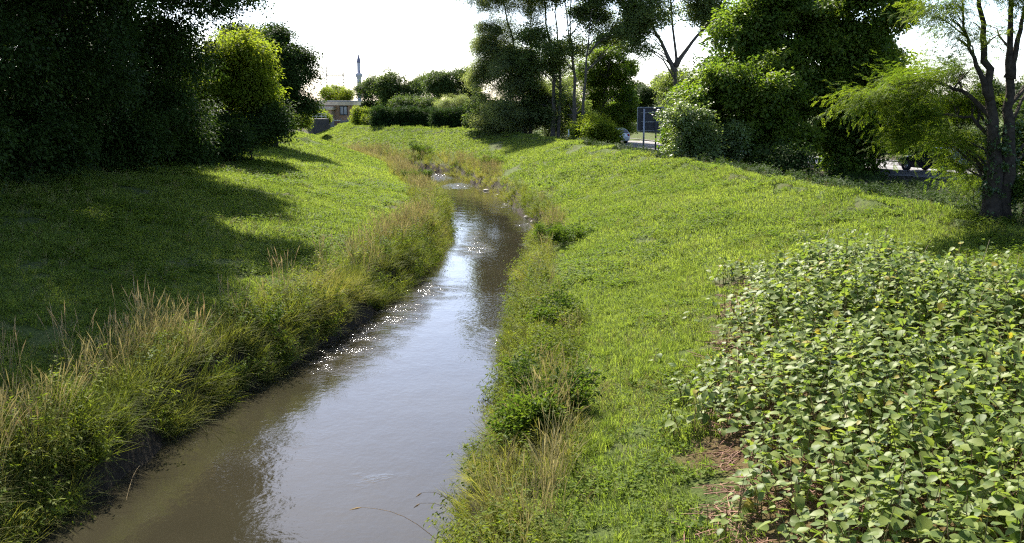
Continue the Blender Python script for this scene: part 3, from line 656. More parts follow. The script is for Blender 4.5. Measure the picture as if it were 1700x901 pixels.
small_bush('garden_shrub', 'tiny shrub between conical shrub and hedge', 608, 192, 620, 210, 110, 'lime', 150, 56)

# --- middle: willow, poplars and shrubs on the right crest
MG = 'tall trees on the right crest in the middle'
def tp(*ps): return [tuple(at(*p)) for p in ps]
def on_ground(px, d): c = at(px, 200, d); return (c.x, d)
def rooted(px, d, *ps):
    b = on_ground(px, d); return [(b[0], b[1], hz(*b) - .08)] + tp(*ps)
d = 92
tree('willow_tree', 'silvery grey willow leaning left against the white sky', 'tree', on_ground(872, d), [blob(770, -70, 905, 60, d, 2.6), blob(766, 15, 870, 110, d, 2.2), blob(785, 80, 885, 165, d, 2.2), blob(785, 140, 885, 232, d - 1, 2.2), blob(778, 30, 890, 190, d + .5, 2.4), blob(830, 60, 920, 220, d + 1, 2.2)], 'willow', 6000, size=1.15,
     trunk=[rooted(872, d, (868, 160, d), (850, 60, d), (825, -40, d)), rooted(880, d, (884, 150, d), (880, 40, d), (885, -60, d)), rooted(866, d, (850, 170, d), (820, 110, d))], clump=1.15, shell=.2, seed=61, group=MG, r=.2, limbs=40)
d = 90
tree('poplar_tree', 'slender poplar right beside the leaning willow', 'tree', on_ground(918, d), [blob(850, -110, 960, 40, d, 2.2), blob(850, 20, 940, 140, d, 2.0, 1.0), blob(870, 110, 950, 232, d + 1, 2.0, 1.0)], 'poplar', 3500, size=1.15,
     trunk=[rooted(918, d, (920, 130, d), (908, 40, d), (900, -80, d)), rooted(926, d, (930, 120, d), (922, 20, d), (930, -90, d))], clump=1.0, shell=.2, seed=62, group=MG, r=.2, limbs=34)
d = 88
tree('poplar_tree', 'bare stemmed poplar with forked trunk, third tall trunk from the left', 'tree', on_ground(952, d), [blob(885, -130, 1010, 45, d, 2.6), blob(960, -40, 1015, 75, d, 1.5, .5), blob(895, 30, 975, 125, d, 2.0, .6), blob(925, 120, 985, 225, d + 3, 1.5, .35)], 'poplar', 2900, size=1.15,
     trunk=[rooted(952, d, (954, 130, d), (948, 60, d), (950, -100, d)), rooted(955, d, (953, 120, d), (940, 20, d), (925, -80, d))], clump=1.0, shell=.2, seed=63, group=MG, r=.17, limbs=34)
d = 86
tree('poplar_tree', 'thin straight poplar immediately right of the forked one', 'tree', on_ground(967, d), [blob(940, -120, 1070, 40, d, 2.4), blob(985, -20, 1075, 95, d, 2.0, .8)], 'poplar', 2900, size=1.15,
     trunk=[rooted(967, d, (970, 140, d), (978, 50, d), (998, -90, d))], clump=1.0, shell=.2, seed=64, group=MG, r=.14, limbs=30)
d = 95
tree('broadleaf_tree', 'mid green tree between the poplars and the road sign', 'tree', on_ground(998, d), [blob(962, 55, 1070, 150, d, 2.2), blob(972, 120, 1062, 225, d, 2.0)], 'maple', 1900,
     trunk=[rooted(998, d, (1003, 150, d), (1018, 70, d))], clump=.7, seed=65, group=MG, r=.14, limbs=26)
small_bush('bright_bush', 'bright lime green bush at the foot of the poplars', 964, 192, 1022, 243, 77, 'lime', 800, 66, .6)
d = 94
tree('broadleaf_tree', 'dark shrubby tree under the willow on the crest', 'tree', on_ground(818, d), [blob(782, 150, 870, 226, d, 1.8)], 'far', 800, clump=.6, seed=67, group=MG, r=.1)
tree('broadleaf_tree', 'dark undergrowth tree between the tall trunks', 'tree', on_ground(905, 97), [blob(865, 120, 960, 232, 97, 2.4), blob(900, 90, 1000, 230, 98, 2.4)], 'poplar', 2200, clump=.6, seed=68, group=MG, r=.1)
small_bush('copper_shrub', 'small reddish leaved shrub behind the tall trunks', 930, 165, 968, 226, 99, 'copper', 500, 69, .5)
d = 84
tree('broad_tree', 'tall tree with wide open crown above the road sign', 'tree', on_ground(1118, d), [blob(1015, -110, 1130, 62, d, 2.6), blob(1105, -120, 1245, 60, d, 2.8), blob(1075, 90, 1150, 215, d + 2, 1.8, .7), blob(1030, 20, 1110, 100, d, 1.8, .6)], 'poplar', 4200, size=1.25,
     trunk=[rooted(1118, d, (1122, 150, d), (1120, 80, d), (1110, -60, d)), tp((1121, 110, d), (1150, 70, d), (1200, 10, d), (1230, -60, d)), tp((1121, 120, d), (1098, 70, d), (1060, -10, d), (1045, -70, d))], clump=1.1, shell=.25, seed=70, group=MG, r=.26, limbs=46)
for i, (a, b_, c_, e2, dd, lf, lb) in enumerate([(955, 100, 1060, 235, 124, 'far', 'dark tree across the road, behind the poplars'), (1030, 118, 1130, 240, 112, 'dark', 'dark tree across the road, right behind the sign'), (1095, 130, 1200, 245, 106, 'dark', 'dark tree across the road, behind the silvery shrub'), (1290, 120, 1430, 262, 92, 'dark', 'dark tree across the road, behind the big maple'),
                                         (1400, 135, 1530, 268, 88, 'dark', 'dark tree across the road, between maple and locust'), (1500, 140, 1640, 270, 84, 'dark', 'dark tree across the road, behind the locust spray'), (1610, 120, 1760, 275, 78, 'dark', 'dark tree across the road, behind the locust trunk'), (1190, 120, 1310, 252, 98, 'dark', 'dark tree across the road, behind the left part of the maple')]):
    c = at((a + c_) / 2, e2, dd); z0 = hz(c.x, dd)
    tree('roadside_tree', lb, 'tree', (c.x, dd), [blob(a, b_, c_, b_ * .4 + e2 * .6, dd), blob(a + 4, (b_ + e2) / 2, c_ - 4, e2 + 4, dd)], lf, 1900, clump=1.0, seed=80 + i, group='dark trees across the road', r=.2, limbs=14, bark=M_BARK2)

# --- right: maples, silvery shrub, locust
RG = 'trees on the right crest'
d = 57
tree('maple_tree', 'smaller maple with sunlit left side in front of the big maple', 'tree', on_ground(1275, d), [blob(1098, 125, 1230, 262, d, 2.2), blob(1100, 190, 1250, 272, d + .5, 2.0), blob(1160, 75, 1330, 220, d, 2.4), blob(1180, 170, 1340, 268, d, 2.0, .9)], 'maple', 3000, clump=.95, size=1.2, seed=91, group=RG, r=.13, limbs=34,
     trunk=[rooted(1275, d, (1262, 215, d), (1235, 150, d)), rooted(1282, d, (1285, 200, d), (1275, 120, d))])
d = 61
tree('maple_tree', 'big dense maple towering over the right crest', 'tree', on_ground(1405, d), [blob(1355, 30, 1515, 175, d + 1, 2.6, .8), blob(1175, 25, 1310, 140, d, 2.4, .8), blob(1225, -60, 1400, 130, d, 3.0), blob(1340, -90, 1515, 130, d, 3.0), blob(1215, 40, 1380, 200, d, 2.8), blob(1310, 70, 1505, 245, d, 3.0), blob(1330, 190, 1470, 283, d, 2.2, .9)], 'maple', 6000, clump=1.2, size=1.35, seed=92, group=RG, r=.24, limbs=40)
tree('broadleaf_tree', 'dark shrubby tree under the right side of the big maple', 'tree', on_ground(1455, 61), [blob(1370, 120, 1535, 275, 61, 2.4)], 'dark', 2400, clump=.7, seed=93, group=RG, r=.12, bark=M_BARK2)
d = 53
tree('silvery_shrub', 'silvery leaved shrub at the left foot of the maples', 'shrub', on_ground(1165, d), [blob(1108, 165, 1185, 225, d + 1.5, 1.3), blob(1115, 205, 1200, 272, d + 1, 1.3), blob(1170, 180, 1240, 266, d + 2, 1.2)], 'silver', 800, clump=.6, seed=94, r=.06, limbs=16)
small_bush('crest_shrub', 'dark shrub with pale leaves on the crest below the maples', 1270, 240, 1335, 288, 52, 'dark', 260, 95, .4)
d = 25.5
lb_ = on_ground(1662, d)
loc = tree('locust_tree', 'twin stemmed locust with ivy on its trunk and feathery yellow green sprays', 'tree', lb_,
     [blob(1405, 140, 1500, 172, d + .6, .9), blob(1455, 112, 1570, 150, d + .8, 1.0), blob(1540, 95, 1640, 135, d + 1.2, 1.0), blob(1480, 165, 1590, 205, d + .6, .9), blob(1560, 150, 1640, 190, d + 1.4, .9), blob(1470, 205, 1560, 240, d + .6, .8), blob(1540, 210, 1630, 250, d + 1.2, .9), blob(1570, 245, 1640, 285, d + 1.5, .8),
      blob(1525, -10, 1610, 40, d, 1.0, .8), blob(1560, 30, 1640, 80, d + .4, .8, .4), blob(1620, -90, 1760, 10, d, 1.6, .7), blob(1700, 60, 1790, 130, d + 1, 1.0, .5), blob(1705, 130, 1780, 230, d + 1.2, .9, .5), blob(1610, 20, 1690, 70, d + .8, .9, .15)], 'locust', 1750,
     trunk=[(rooted(1656, d, (1652, 270, d), (1648, 200, d), (1640, 120, d), (1630, 40, d), (1612, -90, d)), .21), (rooted(1676, d + .2, (1674, 260, d), (1674, 180, d), (1678, 80, d), (1674, -120, d)), .22), (tp((1676, 130, d), (1686, 80, d), (1700, 20, d), (1712, -60, d)), .10), (tp((1645, 165, d), (1622, 110, d), (1600, 50, d), (1590, -60, d)), .08), (tp((1650, 200, d), (1600, 150, d + .6), (1540, 132, d + .8), (1480, 145, d + .6)), .07), (tp((1652, 235, d), (1615, 195, d + .6), (1560, 188, d + .7), (1500, 198, d + .6)), .06)], clump=.5, seed=96, group=RG, r=.21, limbs=70, bark=M_BARK2)
g = np.random.default_rng(7); Pi = []; Ti = []
for i in range(190):
    t = g.random() ** .8; side_ = g.random() < .55; px = (1655 if side_ else 1674) + (-3 * t if side_ else 0); zb = hz(*lb_); a = g.uniform(1.4, 5.2) if side_ else g.uniform(-1.5, 1.5)
    c = at(px, 300, d); rr = .26 - .1 * t; Pi.append((c.x + rr * math.cos(a), d + (.2 if not side_ else 0) + rr * math.sin(a), zb + 2.6 * t)); Ti.append((g.normal(0, .5), g.normal(.6, .5), a))
mat, pr = LEAF['ivy']
scatter('ivy', 'ivy', pr, np.array(Pi) - np.array(loc.location), np.array(Ti), g.uniform(.5, .9, len(Pi)), g.random(len(Pi)), mat, loc)
d = 27
tree('broadleaf_tree', 'ivy covered dark tree at the right edge behind the locust', 'tree', on_ground(1712, d), [blob(1690, 120, 1800, 260, d + 1.5, 1.2), blob(1695, 230, 1790, 335, d + 1.2, .9)], 'dark', 700, clump=.45, seed=97, group=RG, r=.15, bark=M_BARK2, size=.7)
small_bush('crest_shrub', 'feathery green shrub at the left foot of the locust', 1595, 275, 1640, 335, 28.5, 'locust', 90, 98, .4)
small_bush('crest_shrub', 'dark green shrub on the right edge at the locust foot', 1685, 285, 1760, 345, 25.5, 'bush', 320, 99, .3)

# --- leafy bushes along the water
for i, (x, y, h_, w_, lb) in enumerate([(0.75, 16.6, .85, .55, 'dark leafy bush overhanging the water on the right bank'), (0.55, 15.2, .65, .45, 'lower leafy bush nearest the camera on the right water edge'), (1.0, 22.8, .7, .5, 'leafy bush beside a bare earth hole on the right bank'), (1.9, 36.5, .7, .45, 'leafy green clump at the right water edge where the stream narrows'),
                                    (-5.6, 62, .9, .5, 'upright leafy weed clump on the far left bank'), (-7.6, 89.5, 1.1, .6, 'round bush standing in the dry grass at the bend'), (-1.2, 75.5, .8, .9, 'dark bush at the right water edge near the bend')]):
    z0 = hz(x, y); gb = np.random.default_rng(500 + i)
    tree('riverside_bush', lb, 'bush', (x, y), [(x + gb.normal(0, w_ * .75), y + gb.normal(0, w_ * 1.1), z0 + h_ * f * .45, w_ * .5, w_ * .6, h_ * f * .5, 1) for f in gb.uniform(.35, 1.15, 7)], 'bush', 210, clump=.3, seed=120 + i, group='bushes along the water', r=.012, limbs=16, droop=-.7)
#==PART3==
# ------------------------------------------------------------------ knotweed stand
M_KNOT = leaf_mat('knotweed_leaf', (.095, .145, .034), (.215, .26, .06), trans=.48, rough=.5, spec=.2, attr='GEOMETRY')
M_KNOT1 = leaf_mat('knotweed_leaf_single', (.095, .145, .034), (.215, .26, .06), trans=.48, rough=.5, spec=.2, attr='RANDOM')
M_STEM = plain('knotweed_stem', (.10, .12, .03), .6, col2=(.17, .08, .04))
def knot_leaf_shape(curl, asym):
    V = np.array([(0, 0, 0), (.5, 0, -.02), (1, asym * .06, -.16 * curl), (.06, .24, .03), (.30, .37, .07), (.66, .27, .02 - .03 * curl), (.06, -.24, .03), (.30, -.36, .07), (.66, -.26, .02 - .03 * curl), (.80, 0, -.07 * curl)])
    Fc = np.array([(0, 1, 3), (3, 1, 4), (4, 1, 5), (5, 1, 9), (5, 9, 2), (0, 6, 1), (6, 7, 1), (7, 8, 1), (8, 9, 1), (8, 2, 9)]); return V, Fc
SHAPES = [knot_leaf_shape(c, a) for c, a in ((.6, 1), (1.2, -1), (1.8, .5), (.2, -.4))]
SINGLE = []
for V, Fc in SHAPES:
    me = np_mesh('knotweed_leaf', V, [Fc]); me.materials.append(M_KNOT1); me.shade_smooth(); SINGLE.append(me)
g = np.random.default_rng(77)
def rot(ax, ay, az):
    return np.array(Euler((ax, ay, az)).to_matrix())
def knot_plants(xy, hs, lean):
    """-> list of leaves (pos, R, size, shape) and stem tubes"""
    leaves = []; stems = MB()
    for (x, y), h_, (lx, ly) in zip(xy, hs, lean):
        z = hz_cache[(x, y)]; nl = max(5, int(round(h_ * 13))); a0 = g.uniform(0, 6.28); px, py = x, y; prev = None
        path = [(x + lx * t * t * h_, y + ly * t * t * h_, z + h_ * t) for t in (0, .35, .7, 1)]
        stems.tube(path, [.008, .007, .005, .003], 4, False)
        for i in range(nl):
            t = .2 + .8 * ((i + .6) / nl) ** .8; a = a0 + (i % 2) * 3.14 + g.normal(0, .55); s = g.uniform(.09, .215) * (1.0 - .45 * max(0, t - .8) / .2) * (.75 + .25 * min(1, h_))
            c = np.array((x + lx * t * t * h_, y + ly * t * t * h_, z + h_ * t)); pet = g.uniform(.03, .10)
            pos = c + np.array((math.cos(a) * pet, math.sin(a) * pet, .03)); leaves.append((pos, rot(g.normal(0, .28), g.normal(.18, .30), a), s, int(g.integers(0, 4)), g.random()))
    return leaves, stems
gx, gy = np.meshgrid(np.arange(1.5, 13.2, .215), np.arange(2.5, 26, .215)); gx = gx.ravel() + g.uniform(-.11, .11, gx.size); gy = gy.ravel() + g.uniform(-.11, .11, gy.size)
kd = poly_dist(gx, gy); kdn = kd + .5 * bumps(gx, gy, .55) + .25 * bumps(gx, gy, .25)
keep = (kdn > 0) & (gx < .62 * gy + 4.0) & (g.random(gx.size) < np.clip(.65 + kdn, 0, .97)); gx, gy, kdn = gx[keep], gy[keep], kdn[keep]
hh = np.clip(.24 + .60 * np.sqrt(np.clip(kdn, 0, 2.2)), .22, 1.12) * (1 + .16 * bumps(gx, gy, .8)) * g.uniform(.82, 1.12, gx.size) * (1 + .34 * ss(13, 21, gy) * ss(.2, 1.5, kdn))
zz = height(gx, gy); hz_cache = {(x, y): z for x, y, z in zip(gx, gy, zz)}
LV, stm = knot_plants(list(zip(gx, gy)), hh, g.normal(0, .22, (len(gx), 2)))
thicket = empty('knotweed_thicket', (6.5, 13, hz(6.5, 13)), 'broad leaved knotweed thicket covering the near right slope', 'thicket')
TO = np.array(thicket.location)
stm.v = [tuple(np.array(v) - TO) for v in stm.v]; tag(stm.build('stems', M_STEM, thicket), kind='stuff')
# the leaves that show largest: near, high on their stem and inside the view
POS = np.array([l[0] for l in LV]); SZ = np.array([l[2] for l in LV]); D_ = np.linalg.norm(POS - np.array((0, 0, CAM_Z)), axis=1)
fw = np.array((0, math.cos(PITCH), -math.sin(PITCH))); upv = np.array((0, math.sin(PITCH), math.cos(PITCH))); rel = POS - np.array((0, 0, CAM_Z)); dep = rel @ fw
iu = 850 + FPX * rel[:, 0] / dep; iv = 450.5 - FPX * (rel @ upv) / dep
top = POS[:, 2] - height(POS[:, 0], POS[:, 1])
score = SZ / D_ * (0.5 + top) * ((iu > 10) & (iu < 1690) & (iv > 0) & (iv < 890) & (dep > 2))
pick = np.argsort(-score)[:300]; pset = set(pick.tolist())
for i in pick:
    p, Rm, s, sh, tn = LV[i]; o = bpy.data.objects.new('leaf', SINGLE[sh]); COL.objects.link(o); o.parent = thicket
    o.matrix_basis = Matrix.Translation(Vector(p - TO)) @ Matrix(Rm.tolist()).to_4x4() @ Matrix.Scale(s, 4)
Vs, Fs, Ts, off = [], [], [], 0
for i, (p, Rm, s, sh, tn) in enumerate(LV):
    if i in pset: continue
    V, Fc = SHAPES[sh]; Vs.append((V * s) @ Rm.T + (p - TO)); Fs.append(Fc + off); off += len(V); Ts.append(np.full(len(V), tn))
me = np_mesh('leaves', np.concatenate(Vs), [np.concatenate(Fs)]); me.attributes.new('tint', 'FLOAT', 'POINT').data.foreach_set('value', np.concatenate(Ts).astype(np.float32))
tag(link('leaves', me, M_KNOT, thicket, True), kind='stuff')
# young shoots standing apart from the thicket
for i, (px, py, h_, lb) in enumerate([(1130, 600, .45, 'lone knotweed shoot in the grass left of the thicket, upper one'), (1085, 590, .3, 'small knotweed shoot farthest left of the thicket'), (1205, 862, .35, 'young knotweed shoot on red soil below the thicket'), (1225, 842, .3, 'tiny knotweed shoot on red soil beside the thicket edge'), (835, 893, .28, 'single knotweed sprout at the bottom edge near the water'), (1145, 520, .4, 'knotweed shoot in the grass at the upper left thicket edge')]):
    q = ray_ground(px, py, h_ * .8); x, y = float(q[0]), float(q[1]); hz_cache = {(x, y): hz(x, y)}
    root = empty('knotweed_shoot', (x, y, hz_cache[(x, y)]), lb, 'plant', 'young knotweed shoots'); O = np.array(root.location)
    l2, st2 = knot_plants([(x, y)], [h_], [(g.normal(0, .2), g.normal(0, .2))]); st2.v = [tuple(np.array(v) - O) for v in st2.v]; st2.build('stem', M_STEM, root)
    for p, Rm, s, sh, tn in l2:
        o = bpy.data.objects.new('leaf', SINGLE[sh]); COL.objects.link(o); o.parent = root
        o.matrix_basis = Matrix.Translation(Vector(p - O)) @ Matrix(Rm.tolist()).to_4x4() @ Matrix.Scale(s, 4)

# ------------------------------------------------------------------ tussocks of tall seed grass on the left bank, and drooping stems
M_SEED1 = leaf_mat('seed_stem', (.30, .21, .10), (.42, .33, .18), trans=.35, rough=.7, tcol=(1, .95, .8), attr='RANDOM')
M_BLADE1 = leaf_mat('tussock_blade', (.08, .12, .02), (.17, .19, .045), trans=.5, rough=.55, attr='RANDOM')
for i, (px, py, h_, lb) in enumerate([(20, 640, 1.3, 'tall seed grass tussock at the left picture edge'), (115, 610, 1.4, 'tall seed grass tussock against the shade, left of two tallest'), (190, 600, 1.25, 'seed grass tussock between the two tallest on the left bank'), (230, 565, 1.45, 'tallest seed grass tussock against the dark shaded slope'), (330, 560, 1.1, 'seed grass tussock on the left bank right of the tallest one'), (385, 525, 1.15, 'seed grass tussock at the shade corner of the left bank'), (470, 470, 1.2, 'straw coloured grass tussock where the left slope turns sunny'), (535, 440, 1.2, 'straw coloured grass tussock in the sunny middle of the left bank'), (600, 410, 1.0, 'straw grass tussock near the narrowing on the left bank'), (40, 760, 1.0, 'drooping grass tussock at the lower left corner')]):
    q = ray_ground(px, py, 0.15); x, y = float(q[0]), float(q[1]); root = empty('seed_grass_tussock', (x, y, hz(x, y) - .03), lb, 'grass tussock', 'seed grass tussocks on the left bank')
    V, Fc = seedgrass(400 + i, 16, h_, .17, .16, .22); link('stems', np_mesh('stems', V, [Fc]), M_SEED1, root)
    V, Fc = blades(60, h_ * .75, .2, .012, .6, 5, 430 + i, .7); link('blades', np_mesh('blades', V, [Fc]), M_BLADE1, root)
def stem(name, label, pts, r0, head=True):
    mb = MB(); p = [Vector(q) for q in pts]; path = [p[0].lerp(p[1], t / 6) + Vector((0, 0, .25 * math.sin(math.pi * t / 6) * .6)) for t in range(7)]
    O = path[0].copy(); mb.tube([q - O for q in path], [r0 * (1 - .6 * t / 6) for t in range(7)], 4)
    if head: mb.tube([path[-1] - O, path[-1] - O + (path[-1] - path[-2]) * .35 + Vector((0, 0, -.02)), path[-1] - O + (path[-1] - path[-2]) * .8 + Vector((0, 0, -.05))], [.004, .013, .003], 5)
    o = mb.build(name, M_SEED1); o.location = O; return tag(o, label, 'grass stem', 'single stems arching over the water')
q = ray_ground(735, 905); stem('arching_stem', 'long pale grass stem arching left over the water at the bottom', [q, at(600, 842, 12.0)], .006)
q = ray_ground(770, 860); stem('arching_stem', 'short pale grass stem leaning over the water, upper of two at the bottom', [q, at(700, 818, 13.2)], .005)
q = ray_ground(775, 880); stem('arching_stem', 'short pale grass stem leaning over the water, lower of two at the bottom', [q, at(697, 836, 12.9)], .005)
q = ray_ground(235, 770); stem('arching_stem', 'grass stem from the left bank nearly touching the water', [q, at(205, 850, 14.2)], .005)

# ------------------------------------------------------------------ road, cars, sign
M_ROAD = plain('asphalt', (.12, .11, .105), .85, var=.2, scale=12, bump=.2); M_KERB = plain('kerb_concrete', (.30, .28, .27), .85, scale=8)
M_PAINT = plain('white_road_paint', (.75, .75, .72), .7, scale=20)
RP = np.array([(52, 20), (40, 37), (31, 52), (25, 64), (17.5, 80), (9.5, 96), (1, 114), (-4, 128)], float)
tt = np.linspace(0, len(RP) - 1, 60); RC = np.stack([np.interp(tt, range(len(RP)), RP[:, 0]), np.interp(tt, range(len(RP)), RP[:, 1])], 1)
for _ in range(4): RC[1:-1] = (RC[:-2] + 2 * RC[1:-1] + RC[2:]) / 4
RT = np.gradient(RC, axis=0); RT /= np.linalg.norm(RT, axis=1, keepdims=True); RN = np.stack([RT[:, 1], -RT[:, 0]], 1)
ROADZ = np.interp(RC[:, 1], [0, 80, 128], [1.75, 1.75, 2.75])
def strip(name, o0, o1, z0, z1=None):
    A = RC + RN * o0; Bb = RC + RN * o1; V = np.concatenate([np.column_stack([A, ROADZ + z0]), np.column_stack([Bb, ROADZ + z0])]); n = len(RC); i = np.arange(n - 1)
    Fc = [np.stack([i, i + 1, i + 1 + n, i + n], 1)]
    if z1 is not None:
        V = np.concatenate([V, V + np.array((0, 0, z1 - z0))]); Fc = [Fc[0] + 2 * n, np.stack([i, i + 2 * n, i + 1 + 2 * n, i + 1], 1), np.stack([i + n, i + 1 + n, i + 1 + 3 * n, i + 3 * n], 1)]
    return np_mesh(name, V, Fc)
road = tag(link('road', strip('road', -3.6, 3.6, 0), M_ROAD), 'road behind the right embankment', kind='structure')
for s in (-1, 1): tag(link('kerb', strip('kerb', s * 3.6 - .1, s * 3.6 + .1, -.3, .12), M_KERB, road))
for s in (-1, 1): link('edge_line', strip('edge_line', s * 3.2 - .06, s * 3.2 + .06, .006), M_PAINT, road)
link('centre_line', strip('centre_line', -.06, .06, .006), M_PAINT, road)

M_GLASS = plain('car_glass', (.015, .018, .02), .08, spec=.8); M_TYRE = plain('tyre_rubber', (.02, .02, .02), .9); M_RIM = plain('alloy_rim', (.5, .5, .5), .3, .8)
M_LAMP = plain('headlamp_glass', (.7, .7, .7), .15); M_TAIL = plain('tail_lamp', (.35, .02, .02), .25)
def car(label, k, side_off, paint, flip=False, L_=4.2):
    x, y = RC[k] + RN[k] * side_off; a = math.atan2(RT[k][1], RT[k][0]) + (math.pi if flip else 0)
    root = empty('parked_car' if False else 'passenger_car', (x, y, ROADZ[k]), label, 'car', 'cars on the road', a)
    S = [(-2.1, .45, .62, .62, .70, .70), (-2.05, .30, .92, .94, .80, .72), (-1.75, .25, .98, 1.25, .84, .66), (-1.3, .24, .98, 1.43, .86, .60), (-.2, .24, .96, 1.47, .87, .60), (.45, .24, .94, 1.36, .87, .62), (1.05, .24, .92, .96, .86, .74), (1.75, .26, .80, .82, .82, .74), (2.05, .32, .66, .68, .72, .66), (2.12, .42, .55, .55, .62, .60)]
    V = []; Fc = []
    for (sx, zb, zm, zt, hb, ht) in S: V += [(sx, -hb * .92, zb), (sx, -hb, (zb + zm) / 2), (sx, -hb * .97, zm), (sx, -ht, zt), (sx, ht, zt), (sx, hb * .97, zm), (sx, hb, (zb + zm) / 2), (sx, hb * .92, zb)]
    n = 8
    for i in range(len(S) - 1): Fc += [(i * n + j, i * n + (j + 1) % n, (i + 1) * n + (j + 1) % n, (i + 1) * n + j) for j in range(n)]
    Fc += [tuple(range(n)), tuple((len(S) - 1) * n + j for j in range(n))[::-1]]
    mb = MB(); mb.add(V, Fc); body = mb.build('body', paint, root)
    md = body.modifiers.new('bevel', 'BEVEL'); md.width = .05; md.segments = 2
    for s in (-1, 1):
        mb = MB(); mb.add([(-1.55, s * .845, 1.0), (.85, s * .862, .97), (.38, s * .66, 1.30), (-.2, s * .635, 1.40), (-1.2, s * .645, 1.36)], [(0, 1, 2, 3, 4) if s < 0 else (4, 3, 2, 1, 0)]); mb.build('side_window', M_GLASS, root)
    mb = MB(); mb.add([(1.07, -.70, .99), (1.07, .70, .99), (.50, .60, 1.365), (.50, -.60, 1.365)], [(0, 1, 2, 3)]); mb.build('windscreen', M_GLASS, root)
    mb = MB(); mb.add([(-2.04, -.66, 1.0), (-2.04, .66, 1.0), (-1.72, .62, 1.28), (-1.72, -.62, 1.28)], [(3, 2, 1, 0)]); mb.build('rear_window', M_GLASS, root)
    for sx in (-1.3, 1.32):
        for s in (-1, 1):
            w = MB(); prof = [(.18, -.1), (.29, -.1), (.32, -.06), (.32, .06), (.29, .1), (.18, .1)]; w.lathe(prof, 18)
            o = w.build('wheel', M_TYRE, root, True); o.location = (sx, s * .80, .32); o.rotation_euler = (R(90), 0, 0)
            w = MB(); w.lathe([(.0, -.085), (.06, -.10), (.19, -.08), (.19, .08), (.06, .10), (0, .085)], 14); w.build('rim', M_RIM, o, True)
    for s in (-1, 1):
        w = MB(); w.box((2.06, s * .56, .64), (.14, .24, .13)); w.build('headlight', M_LAMP, root)
        w = MB(); w.box((-2.07, s * .62, .80), (.08, .16, .22)); w.build('tail_light', M_TAIL, root)
    return root
def road_k(px, py):
    q = np.array(at(px, py, 1.0)) - np.array((0, 0, CAM_Z)); b = RC[:, 0] / RC[:, 1]; k = int(np.argmin(np.abs(b - q[0] / q[1]))); return k
paint = lambda nm, c: plain(nm, c, .22, .1, var=.03, spec=.7)
car('silver white car behind the bright bush, left of the road sign', road_k(1045, 240), -1.7, paint('silver_paint', (.62, .63, .65)))
car('dark car partly hidden by the silvery shrub', road_k(1108, 245), 1.6, paint('dark_paint', (.03, .035, .05)), True)
car('white car glimpsed below the maples', road_k(1243, 258), -1.7, paint('white_paint', (.75, .75, .75)))
car('dark car in the shade left of the locust trunk', road_k(1570, 285), -1.7, paint('black_paint', (.02, .02, .025)))

M_STEEL = plain('galvanised_steel', (.32, .33, .34), .45, .7, var=.1); M_PANEL = plain('sign_back_panel', (.05, .047, .045), .7, 0.0, var=.1)
d = 80; c = at(1080, 197, d); z0 = hz(c.x, d)
sg = empty('road_sign', (c.x, d, z0), 'large road sign seen from its grey back on a steel post', 'road sign')
pw, pz0, pz1 = 43 / FPX * d, at(1080, 217, d).z - z0, at(1080, 178, d).z - z0
mb = MB(); mb.box((0, 0, (pz0 + pz1) / 2), (pw, .04, pz1 - pz0)); mb.build('panel', M_PANEL, sg)
for nm, cc, sz in (('edge_frame', (0, -.025, pz1), (pw + .06, .07, .06)), ('edge_frame', (0, -.025, pz0), (pw + .06, .07, .06)), ('edge_frame', (-pw / 2, -.03, (pz0 + pz1) / 2), (.05, .07, pz1 - pz0 - .07)), ('edge_frame', (pw / 2, -.03, (pz0 + pz1) / 2), (.05, .07, pz1 - pz0 - .07)), ('stiffener', (0, -.05, pz1 - .42), (pw * .75, .05, .06)), ('stiffener', (0, -.05, pz0 + .70), (pw * .75, .05, .06))):
    mb = MB(); mb.box(cc, sz); mb.build(nm, M_STEEL, sg)
px_ = (1069 - 1080) / FPX * d
mb = MB(); mb.tube([(px_, -.13, -.3), (px_, -.13, pz1 - .1)], [.075, .075], 12); mb.build('post', M_STEEL, sg, True)
mb = MB(); mb.tube([(px_ + .95, -.13, -.3), (px_ + .95, -.13, pz1 - .1)], [.06, .06], 12); mb.build('post', M_PANEL, sg, True)
d = 84; c = at(944, 232, d); z0 = hz(c.x, d)
mp = empty('marker_post', (c.x, d, z0), 'white marker post with yellow band among the poplar trunks', 'post')
mb = MB(); mb.tube([(0, 0, -.1), (0, 0, 1.25)], [.055, .05], 10); mb.build('post', plain('white_plastic', (.7, .7, .7), .5), mp, True)
mb = MB(); mb.tube([(0, 0, .45), (0, 0, .62)], [.062, .062], 10, False); mb.build('band', plain('yellow_band', (.6, .3, .03), .5), mp, True)

